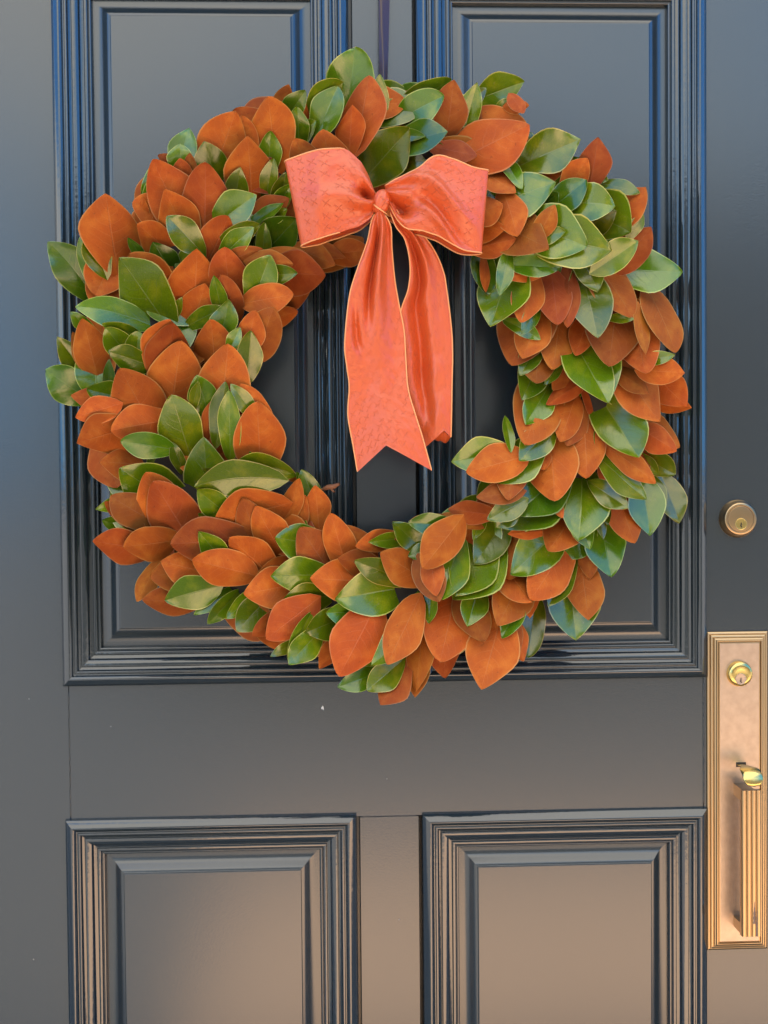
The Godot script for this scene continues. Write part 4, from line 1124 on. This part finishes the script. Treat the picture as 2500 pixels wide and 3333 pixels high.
	leaf("r", v3(-58, 152, 40), v3(5, 155, 66), 34, 14, 0.08, 0.01, 0.79, 0.00, 0.06, 5.3, -0.06, -0.29, -0.08)
	leaf("r", v3(-85, 174, 39), v3(-28, 145, 64), 20, -14, 0.00, -0.03, 0.96, 0.00, 0.02, 1.3, 0.13, -0.09, -0.06)
	leaf("r", v3(-100, 162, 61), v3(-41, 133, 87), 31, 14, 0.04, -0.04, 0.79, 0.00, 0.02, 5.0, -0.10, -0.10, -0.05)
	leaf("r", v3(-138, 148, 69), v3(-75, 146, 95), 21, -28, 0.06, 0.01, 0.75, 0.00, 0.05, 6.1, -0.01, -0.27, 0.00)
	leaf("r", v3(-133, 98, 15), v3(-71, 114, 42), 38, 28, -0.01, -0.06, 0.71, 0.00, 0.04, 2.7, 0.13, -0.37, -0.08)
	leaf("r", v3(-137, 127, 66), v3(-53, 118, 101), 50, 42, 0.03, 0.03, 0.79, 0.00, 0.02, 0.8, -0.11, -0.36, 0.05)
	leaf("r", v3(-188, 133, 80), v3(-127, 146, 120), 21, 42, 0.05, -0.04, 0.79, 0.00, 0.04, 2.0, -0.12, -0.45, -0.09)
	leaf("r", v3(-170, 74, 48), v3(-173, 149, 118), 53, 0, 0.08, -0.03, 0.62, 0.00, 0.03, 2.8, -0.09, -0.31, -0.01)
	leaf("r", v3(-153, 135, 100), v3(-91, 127, 126), 27, 28, 0.08, 0.01, 0.83, 0.00, 0.04, 5.3, -0.16, -0.40, -0.09)
	leaf("g", v3(-148, 116, 98), v3(-86, 116, 125), 25, 28, -0.02, 0.08, 0.75, 0.00, 0.14, 2.7, -0.09, 0.24, -0.09)
	leaf("g", v3(-146, 77, 80), v3(-118, 137, 127), 43, 0, 0.04, 0.01, 0.75, 0.00, 0.08, 4.4, 0.09, 0.49, 0.04)
	leaf("r", v3(-153, 71, 9), v3(-89, 84, 36), 27, 28, -0.01, -0.00, 0.62, 0.00, 0.05, 2.5, -0.16, -0.44, 0.02)
	leaf("r", v3(-159, 84, 93), v3(-91, 91, 122), 40, 0, 0.06, 0.10, 0.66, 0.00, 0.06, 2.9, 0.08, -0.05, -0.00)
	leaf("r", v3(-141, 12, 88), v3(-115, 76, 127), 43, 28, 0.06, 0.10, 0.62, 0.00, 0.06, 4.0, -0.17, -0.44, 0.08)
	leaf("r", v3(-152, 16, 106), v3(-136, 71, 132), 35, 0, 0.02, 0.05, 0.71, 0.00, 0.03, 6.1, 0.07, -0.34, 0.08)
	leaf("r", v3(-158, 65, 79), v3(-178, 115, 119), 31, -42, 0.07, 0.00, 0.71, 0.00, 0.04, 3.8, 0.02, -0.23, -0.10)
	leaf("r", v3(-227, 43, 44), v3(-199, 109, 93), 46, 0, 0.05, 0.11, 0.79, 0.00, 0.04, 4.4, 0.12, -0.21, -0.05)
	leaf("g", v3(-178, 62, 74), v3(-187, 116, 114), 23, -42, -0.00, 0.00, 0.87, 0.00, 0.06, 3.4, -0.12, 0.18, -0.08)
	leaf("g", v3(-234, 59, 52), v3(-173, 80, 102), 23, 28, 0.07, 0.01, 0.79, 0.00, 0.12, 5.1, -0.13, 0.16, -0.10)
	leaf("g", v3(-186, 30, 76), v3(-168, 86, 116), 38, -42, 0.09, 0.11, 0.96, 0.00, 0.11, 1.4, 0.10, 0.20, 0.07)
	leaf("g", v3(-246, 64, 59), v3(-229, 95, 83), 12, 28, 0.03, 0.10, 0.79, 0.00, 0.12, 5.2, -0.05, 0.35, -0.05, false)
	leaf("g", v3(-340, 49, 46), v3(-368, 80, 67), 19, 14, 0.02, 0.06, 0.79, 0.00, 0.14, 0.1, -0.09, 0.41, 0.04)
	leaf("g", v3(-243, 51, 48), v3(-297, 136, 124), 71, -42, -0.01, 0.04, 0.94, 0.00, 0.09, 1.1, -0.09, 0.13, -0.07)
	leaf("g", v3(-343, -13, 39), v3(-383, 48, 73), 29, 14, 0.03, 0.09, 0.83, 0.00, 0.12, 4.9, 0.09, 0.39, 0.04)
	leaf("g", v3(-258, 58, 56), v3(-355, 81, 104), 39, 14, 0.03, 0.02, 0.79, -0.05, 0.04, 4.7, -0.13, 0.22, -0.07)
	leaf("r", v3(-346, -3, 55), v3(-362, 53, 81), 21, 28, -0.00, 0.09, 0.79, 0.00, 0.04, 1.6, 0.07, -0.29, -0.03, false)
	leaf("g", v3(-276, 47, 70), v3(-322, 59, 105), 18, -28, 0.01, 0.02, 0.79, 0.00, 0.04, 3.4, 0.11, 0.29, -0.04)
	leaf("r", v3(-337, -9, 48), v3(-345, 66, 101), 43, 14, 0.05, 0.09, 0.79, 0.00, 0.06, 1.9, 0.10, -0.44, -0.05)
	leaf("g", v3(-345, -32, 37), v3(-400, 9, 69), 46, -14, 0.10, 0.00, 0.79, 0.00, 0.13, 4.9, -0.06, 0.20, 0.03)
	leaf("g", v3(-288, 13, 56), v3(-318, 55, 106), 36, -14, 0.07, 0.02, 0.75, 0.00, 0.06, 3.7, -0.04, 0.30, 0.03)
	leaf("g", v3(-288, -6, 61), v3(-280, 52, 101), 36, -14, 0.02, 0.10, 0.62, 0.00, 0.03, 3.0, -0.14, 0.29, 0.05)
	leaf("g", v3(-327, -24, 50), v3(-319, 20, 80), 15, 0, -0.01, 0.04, 0.79, 0.00, 0.04, 5.7, -0.04, 0.10, 0.01)
	leaf("g", v3(-260, 8, 74), v3(-313, 25, 116), 32, -28, 0.10, 0.01, 0.75, 0.00, 0.11, 1.1, 0.02, 0.20, -0.02)
	leaf("r", v3(-265, -11, 64), v3(-239, 63, 117), 50, 42, 0.04, 0.02, 0.71, 0.00, 0.07, 4.3, 0.06, -0.39, -0.02)
	leaf("r", v3(-260, -20, 60), v3(-234, 58, 115), 51, 42, 0.02, 0.04, 0.66, 0.00, 0.05, 1.6, 0.07, -0.46, -0.07)
	leaf("r", v3(-191, -11, 47), v3(-191, 63, 113), 55, -42, 0.01, -0.04, 0.62, 0.00, 0.05, 4.4, 0.12, -0.31, -0.01)
	leaf("g", v3(-172, 20, 110), v3(-155, 52, 126), 18, -14, 0.06, 0.12, 0.79, 0.00, 0.04, 0.8, 0.09, 0.45, -0.09)
	leaf("g", v3(-149, -15, 99), v3(-142, 48, 129), 31, 28, -0.02, 0.05, 0.83, 0.00, 0.10, 2.4, -0.07, 0.32, 0.03)
	leaf("r", v3(-253, -66, 40), v3(-227, 39, 111), 67, 14, 0.04, 0.10, 0.66, 0.00, 0.04, 1.3, -0.13, -0.38, -0.07)
	leaf("r", v3(-186, -83, 63), v3(-169, 32, 128), 72, -28, 0.07, 0.06, 0.66, 0.00, 0.06, 0.2, 0.06, -0.43, 0.09)
	leaf("r", v3(-311, -33, 53), v3(-367, -24, 79), 29, 28, 0.01, 0.02, 0.87, 0.00, 0.06, 5.2, -0.04, -0.14, 0.01)
	leaf("g", v3(-294, -30, 45), v3(-346, -17, 85), 34, 14, -0.01, 0.09, 0.71, 0.00, 0.08, 2.5, -0.03, 0.14, -0.08)
	leaf("r", v3(-259, -88, 48), v3(-299, 5, 120), 67, 14, -0.00, 0.09, 0.71, 0.00, 0.02, 1.0, -0.02, -0.23, -0.07)
	leaf("r", v3(-299, -35, 100), v3(-351, -54, 126), 33, -14, 0.04, 0.08, 0.87, 0.00, 0.05, 2.7, -0.07, -0.32, -0.05)
	leaf("g", v3(-326, -68, 51), v3(-354, -62, 71), 11, 14, 0.08, 0.01, 0.79, 0.00, 0.09, 5.1, 0.01, 0.42, 0.03, false)
	leaf("r", v3(-280, -59, 78), v3(-352, -84, 114), 50, -42, 0.01, 0.00, 0.96, 0.00, 0.03, 1.6, 0.06, -0.05, -0.08)
	leaf("r", v3(-240, -52, 60), v3(-313, -69, 113), 50, -14, 0.06, -0.08, 0.62, 0.00, 0.02, 1.9, -0.11, -0.36, -0.05)
	leaf("r", v3(-271, -110, 56), v3(-329, -106, 98), 40, 14, 0.01, 0.01, 0.92, 0.00, 0.05, 0.7, 0.04, -0.22, -0.10)
	leaf("g", v3(-196, -58, 76), v3(-209, -3, 115), 36, 0, -0.01, 0.02, 0.83, 0.00, 0.09, 5.0, -0.07, 0.36, -0.04)
	leaf("g", v3(-219, -49, 90), v3(-206, -11, 117), 13, 28, 0.02, 0.09, 0.79, 0.00, 0.08, 4.3, 0.09, 0.08, 0.03)
	leaf("r", v3(-118, -59, 99), v3(-156, -15, 126), 22, 0, 0.05, 0.10, 0.71, 0.00, 0.04, 4.7, -0.05, -0.13, 0.07)
	leaf("r", v3(-206, -83, 73), v3(-186, -27, 98), 20, 28, 0.07, -0.06, 0.79, 0.00, 0.02, 4.7, 0.09, -0.07, -0.09, false)
	leaf("g", v3(-133, -61, 106), v3(-167, -15, 132), 21, 14, 0.04, 0.01, 0.79, 0.00, 0.07, 5.4, -0.14, 0.29, -0.09)
	leaf("g", v3(-191, -92, 81), v3(-174, -11, 118), 30, -28, -0.02, 0.09, 0.83, 0.00, 0.05, 3.9, -0.08, 0.48, 0.09)
	leaf("g", v3(-172, -109, 87), v3(-168, -23, 135), 30, -14, 0.04, 0.11, 0.79, 0.00, 0.07, 3.6, 0.01, 0.08, 0.03)
	leaf("r", v3(-136, -136, 59), v3(-136, -36, 124), 61, 28, 0.06, 0.08, 0.60, 0.00, 0.05, 5.7, -0.02, -0.20, 0.08)
	leaf("g", v3(-221, -113, 49), v3(-240, -26, 109), 56, -14, 0.06, 0.02, 0.66, 0.00, 0.08, 1.1, -0.10, 0.11, 0.06)
	leaf("g", v3(-230, -128, 51), v3(-244, -82, 83), 17, 28, 0.09, 0.03, 0.79, 0.00, 0.04, 4.3, -0.14, 0.45, 0.02)
	leaf("g", v3(-238, -92, 75), v3(-300, -82, 121), 34, -14, 0.05, 0.04, 0.75, 0.00, 0.04, 3.8, -0.08, 0.12, -0.07)
	leaf("g", v3(-130, -128, 82), v3(-148, -95, 98), 15, -28, -0.00, 0.08, 0.87, 0.00, 0.07, 6.1, 0.08, 0.40, -0.01, false)
	leaf("r", v3(-88, -136, 53), v3(-118, -107, 75), 14, -14, -0.00, 0.03, 0.79, 0.00, 0.05, 3.2, -0.12, -0.08, 0.01, false)
	leaf("g", v3(-204, -179, 33), v3(-203, -77, 98), 61, -28, 0.05, 0.08, 0.92, 0.00, 0.05, 6.0, 0.02, 0.41, 0.10)
	leaf("g", v3(-91, -126, 61), v3(-176, -121, 118), 33, -28, 0.06, 0.02, 0.79, -0.12, 0.07, 1.6, 0.05, 0.31, -0.07)
	leaf("g", v3(-151, -141, 92), v3(-203, -116, 126), 21, -42, 0.01, 0.05, 0.83, 0.00, 0.05, 3.0, -0.10, 0.49, -0.01, false)
	leaf("g", v3(-221, -179, 33), v3(-304, -114, 106), 69, 0, -0.02, 0.07, 0.79, 0.00, 0.08, 1.2, -0.05, 0.37, 0.09)
	leaf("g", v3(-286, -154, 88), v3(-332, -163, 110), 19, -14, 0.02, 0.09, 0.96, 0.00, 0.13, 2.0, 0.11, 0.18, -0.02, false)
	leaf("g", v3(-295, -192, 47), v3(-334, -178, 66), 23, -14, -0.01, 0.12, 0.79, 0.00, 0.05, 2.5, -0.09, 0.25, 0.08, false)
	leaf("r", v3(-278, -192, 77), v3(-320, -154, 116), 27, -14, -0.02, -0.06, 0.71, 0.00, 0.04, 2.4, 0.03, -0.13, -0.05, false)
	leaf("r", v3(-258, -189, 58), v3(-313, -147, 121), 47, 14, 0.06, -0.07, 0.71, 0.00, 0.04, 3.4, -0.14, -0.07, 0.07)
	leaf("r", v3(-237, -207, 47), v3(-271, -119, 108), 58, 0, 0.09, 0.02, 0.66, 0.00, 0.03, 0.4, 0.10, -0.11, 0.06)
	leaf("r", v3(-213, -228, 47), v3(-261, -130, 118), 67, -14, 0.05, 0.01, 0.62, 0.00, 0.06, 0.3, 0.12, -0.39, 0.04)
	leaf("g", v3(-172, -206, 54), v3(-212, -170, 90), 24, -42, 0.02, 0.08, 0.79, 0.00, 0.10, 4.9, 0.11, 0.19, -0.07, false)
	leaf("g", v3(-66, -159, 42), v3(-93, -120, 66), 15, -14, 0.06, 0.11, 0.79, 0.00, 0.05, 4.3, 0.05, 0.25, -0.09, false)
	leaf("g", v3(-62, -176, 44), v3(-86, -117, 70), 28, 28, 0.04, 0.09, 0.79, 0.00, 0.08, 3.9, -0.01, 0.31, -0.03)
	leaf("g", v3(-100, -131, 89), v3(-212, -137, 126), 45, -28, 0.04, 0.04, 0.83, -0.06, 0.09, 5.2, 0.04, 0.15, -0.08)
	leaf("g", v3(-166, -181, 75), v3(-209, -141, 124), 36, -28, 0.04, 0.05, 0.79, 0.00, 0.11, 4.3, -0.00, 0.30, -0.06)
	leaf("r", v3(-64, -201, 52), v3(-69, -137, 78), 35, 0, 0.02, 0.12, 0.83, 0.00, 0.05, 1.5, 0.01, -0.41, 0.04)
	leaf("r", v3(-106, -209, 45), v3(-81, -149, 72), 29, -14, 0.05, 0.01, 0.79, 0.00, 0.04, 2.5, 0.08, -0.41, 0.01)
	leaf("r", v3(-110, -196, 51), v3(-88, -128, 80), 27, -14, 0.03, 0.07, 0.71, 0.00, 0.05, 1.6, 0.09, -0.14, -0.02)
	leaf("r", v3(-97, -158, 71), v3(-191, -180, 102), 59, -42, -0.01, 0.04, 0.62, 0.00, 0.03, 5.7, -0.05, -0.12, -0.04)
	leaf("r", v3(-117, -233, 48), v3(-156, -152, 106), 47, 0, 0.04, -0.07, 0.66, 0.06, 0.02, 3.0, 0.08, -0.28, -0.07)
	leaf("r", v3(-108, -231, 52), v3(-141, -161, 101), 46, -14, 0.10, 0.03, 0.83, 0.00, 0.06, 2.6, -0.09, -0.11, -0.05)
	leaf("r", v3(-266, -219, 62), v3(-339, -202, 96), 49, -42, -0.01, -0.03, 0.87, 0.00, 0.02, 0.8, 0.09, -0.15, 0.03)
	leaf("r", v3(-231, -203, 61), v3(-304, -210, 94), 47, -42, 0.10, 0.06, 0.79, 0.00, 0.04, 0.6, -0.11, -0.30, -0.01)
	leaf("r", v3(-262, -226, 59), v3(-289, -278, 86), 26, 0, 0.08, 0.02, 0.79, 0.00, 0.04, 0.9, 0.00, -0.07, -0.03)
	leaf("r", v3(-203, -281, 47), v3(-282, -276, 92), 41, -42, 0.09, 0.01, 0.71, 0.00, 0.02, 1.0, -0.14, -0.22, 0.05)
	leaf("r", v3(-199, -235, 62), v3(-271, -247, 95), 47, 28, 0.06, 0.07, 0.75, 0.00, 0.03, 3.7, 0.02, -0.15, 0.09)
	leaf("r", v3(-192, -248, 62), v3(-255, -227, 107), 42, 28, 0.09, 0.06, 0.79, 0.00, 0.04, 4.4, 0.13, -0.16, -0.07)
	leaf("r", v3(-144, -202, 72), v3(-243, -206, 117), 63, -28, 0.03, 0.00, 0.71, 0.00, 0.07, 5.0, -0.02, -0.23, 0.09)
	leaf("g", v3(-172, -246, 60), v3(-209, -191, 113), 33, -14, 0.04, 0.03, 0.87, 0.00, 0.06, 1.7, -0.02, 0.35, -0.04)
	leaf("r", v3(-113, -262, 53), v3(-173, -199, 108), 52, -28, 0.01, -0.03, 0.71, 0.00, 0.03, 5.3, -0.03, -0.32, -0.07)
	leaf("g", v3(-162, -261, 48), v3(-221, -296, 79), 20, 0, 0.05, 0.10, 0.79, 0.00, 0.08, 1.4, -0.02, 0.17, -0.02)
	leaf("g", v3(-162, -266, 54), v3(-204, -308, 81), 23, -42, 0.02, 0.08, 0.79, 0.00, 0.12, 0.1, -0.14, 0.39, -0.02)
	leaf("g", v3(-183, -259, 73), v3(-252, -275, 105), 45, -28, -0.01, 0.06, 0.79, 0.00, 0.04, 2.0, 0.00, 0.21, -0.10)
	leaf("r", v3(-138, -250, 75), v3(-216, -225, 121), 51, -14, 0.00, -0.06, 0.66, 0.00, 0.06, 3.8, 0.06, -0.39, -0.01)
	leaf("g", v3(-136, -265, 46), v3(-181, -301, 85), 23, 0, 0.01, 0.03, 0.87, 0.00, 0.03, 3.3, -0.05, 0.10, -0.00)
	leaf("g", v3(-121, -269, 44), v3(-167, -316, 89), 43, 14, 0.04, 0.06, 0.79, 0.00, 0.03, 4.5, 0.04, 0.14, 0.09)
	leaf("r", v3(-85, -229, 51), v3(-142, -246, 90), 24, -28, 0.03, 0.09, 0.79, 0.00, 0.02, 6.1, -0.14, -0.19, -0.05)
	leaf("r", v3(-75, -257, 54), v3(-157, -268, 109), 52, 14, 0.10, -0.07, 0.83, 0.00, 0.06, 5.5, -0.09, -0.09, -0.04)
	leaf("g", v3(-49, -216, 47), v3(-118, -200, 104), 47, 28, -0.02, 0.02, 0.75, 0.00, 0.10, 1.1, -0.10, 0.42, 0.08)
	leaf("r", v3(-43, -259, 50), v3(-88, -188, 102), 49, 28, 0.06, 0.10, 0.62, 0.00, 0.03, 1.4, 0.05, -0.27, 0.01)
	leaf("g", v3(-46, -249, 61), v3(-123, -246, 111), 47, -14, 0.05, 0.02, 0.83, 0.00, 0.09, 1.7, 0.11, 0.11, 0.06)
	leaf("g", v3(-43, -276, 57), v3(-109, -276, 99), 40, 0, 0.06, 0.03, 0.92, 0.00, 0.07, 1.3, -0.06, 0.44, -0.05)
	leaf("r", v3(-99, -286, 81), v3(-146, -319, 121), 27, -42, 0.02, 0.09, 0.71, 0.00, 0.02, 4.1, -0.16, -0.41, -0.04)
	leaf("r", v3(-63, -274, 83), v3(-129, -321, 129), 51, -14, -0.01, 0.08, 0.75, 0.00, 0.03, 2.1, -0.14, -0.14, -0.05)
	leaf("g", v3(-81, -322, 101), v3(-124, -342, 123), 16, -14, -0.00, 0.01, 0.79, 0.00, 0.14, 1.1, 0.10, 0.14, -0.01)
	leaf("g", v3(-74, -291, 90), v3(-104, -347, 118), 19, -42, 0.06, 0.09, 0.79, 0.00, 0.12, 3.2, 0.00, 0.40, -0.08)
	leaf("g", v3(-60, -312, 90), v3(-102, -352, 123), 36, -28, -0.02, 0.07, 0.79, 0.00, 0.11, 0.9, 0.07, 0.10, 0.09)
	leaf("r", v3(-29, -316, 71), v3(-66, -363, 98), 29, -42, -0.01, 0.04, 0.87, 0.00, 0.07, 5.2, -0.03, -0.44, 0.02)
	leaf("g", v3(-16, -296, 56), v3(-82, -316, 113), 42, -14, 0.04, 0.07, 0.83, 0.00, 0.08, 4.3, -0.10, 0.18, -0.06)
	leaf("r", v3(-11, -282, 64), v3(-42, -327, 101), 21, 28, 0.05, -0.07, 0.79, 0.00, 0.04, 6.0, -0.09, -0.40, 0.04, false)
	leaf("r", v3(9, -238, 46), v3(-33, -187, 73), 32, 14, 0.08, 0.04, 0.79, 0.00, 0.03, 3.3, -0.09, -0.29, -0.09)
	leaf("r", v3(-28, -252, 59), v3(-50, -171, 93), 41, 0, 0.10, -0.00, 0.71, 0.00, 0.06, 3.1, 0.04, -0.45, -0.08)
	leaf("r", v3(14, -259, 56), v3(-76, -250, 113), 53, 14, 0.04, -0.01, 0.83, 0.00, 0.06, 4.9, -0.15, -0.34, -0.10)
	leaf("r", v3(46, -355, 85), v3(8, -405, 113), 39, 42, 0.01, 0.09, 0.92, 0.00, 0.05, 0.8, 0.01, -0.05, 0.08)
	leaf("g", v3(15, -368, 80), v3(-44, -384, 107), 29, 14, 0.02, 0.11, 0.87, 0.00, 0.11, 6.1, -0.12, 0.23, 0.03)
	leaf("g", v3(6, -296, 65), v3(-57, -293, 105), 35, 0, 0.02, 0.12, 0.83, 0.00, 0.06, 3.7, -0.10, 0.44, 0.02)
	leaf("g", v3(41, -352, 82), v3(-8, -388, 108), 35, 14, 0.03, 0.09, 0.75, 0.00, 0.07, 1.0, 0.05, 0.40, -0.01)
	leaf("g", v3(-3, -293, 73), v3(-9, -336, 103), 15, 0, 0.02, 0.04, 0.79, 0.00, 0.09, 0.8, -0.05, 0.39, 0.09, false)
	leaf("r", v3(10, -276, 79), v3(-42, -368, 126), 66, -14, 0.04, -0.04, 0.71, 0.00, 0.03, 1.6, -0.10, -0.27, -0.03)
	leaf("r", v3(20, -244, 62), v3(-42, -226, 102), 36, -14, 0.04, 0.07, 0.87, 0.00, 0.04, 1.7, 0.01, -0.37, 0.08)
	leaf("g", v3(52, -266, 44), v3(-46, -276, 106), 58, 0, 0.06, 0.10, 0.90, 0.00, 0.11, 2.2, -0.10, 0.50, 0.08)
	leaf("g", v3(58, -268, 61), v3(-3, -355, 120), 36, 42, 0.02, 0.00, 0.79, 0.12, 0.07, 2.3, -0.00, 0.33, 0.04)
	leaf("r", v3(63, -272, 74), v3(16, -353, 127), 46, 28, 0.03, 0.01, 0.79, 0.00, 0.03, 4.3, 0.13, -0.10, 0.01)
	leaf("r", v3(44, -202, 50), v3(-20, -212, 100), 29, -14, 0.01, 0.01, 0.66, 0.00, 0.05, 2.1, -0.14, -0.12, 0.01)
	leaf("g", v3(61, -203, 52), v3(-4, -208, 92), 21, -14, -0.02, 0.05, 0.87, 0.00, 0.05, 4.4, -0.11, 0.42, -0.09)
	leaf("g", v3(59, -264, 47), v3(-22, -229, 113), 36, -14, 0.05, 0.09, 0.79, 0.00, 0.05, 3.6, -0.14, 0.10, 0.06)
	leaf("r", v3(79, -264, 51), v3(10, -220, 100), 46, 28, 0.09, 0.10, 0.79, 0.00, 0.05, 0.9, 0.02, -0.26, -0.03)
	leaf("g", v3(75, -227, 62), v3(26, -183, 89), 30, 14, 0.00, 0.03, 0.87, 0.00, 0.12, 0.6, -0.06, 0.22, 0.02)
	leaf("g", v3(107, -188, 98), v3(43, -183, 124), 28, 0, 0.02, 0.07, 0.79, 0.00, 0.11, 4.9, 0.00, 0.36, -0.03)
	leaf("g", v3(79, -214, 65), v3(45, -226, 87), 20, 28, 0.08, 0.04, 0.79, 0.00, 0.07, 3.3, 0.01, 0.16, 0.08, false)
	leaf("r", v3(57, -222, 85), v3(80, -279, 127), 39, 14, 0.06, 0.05, 0.75, 0.00, 0.04, 0.2, -0.02, -0.45, 0.04)
	leaf("r", v3(70, -213, 93), v3(76, -272, 126), 29, 14, 0.03, -0.01, 0.75, 0.00, 0.04, 1.5, 0.04, -0.29, 0.09)
	leaf("r", v3(113, -174, 105), v3(60, -238, 123), 49, -14, 0.07, 0.08, 0.62, 0.00, 0.05, 6.0, 0.10, -0.39, 0.03)
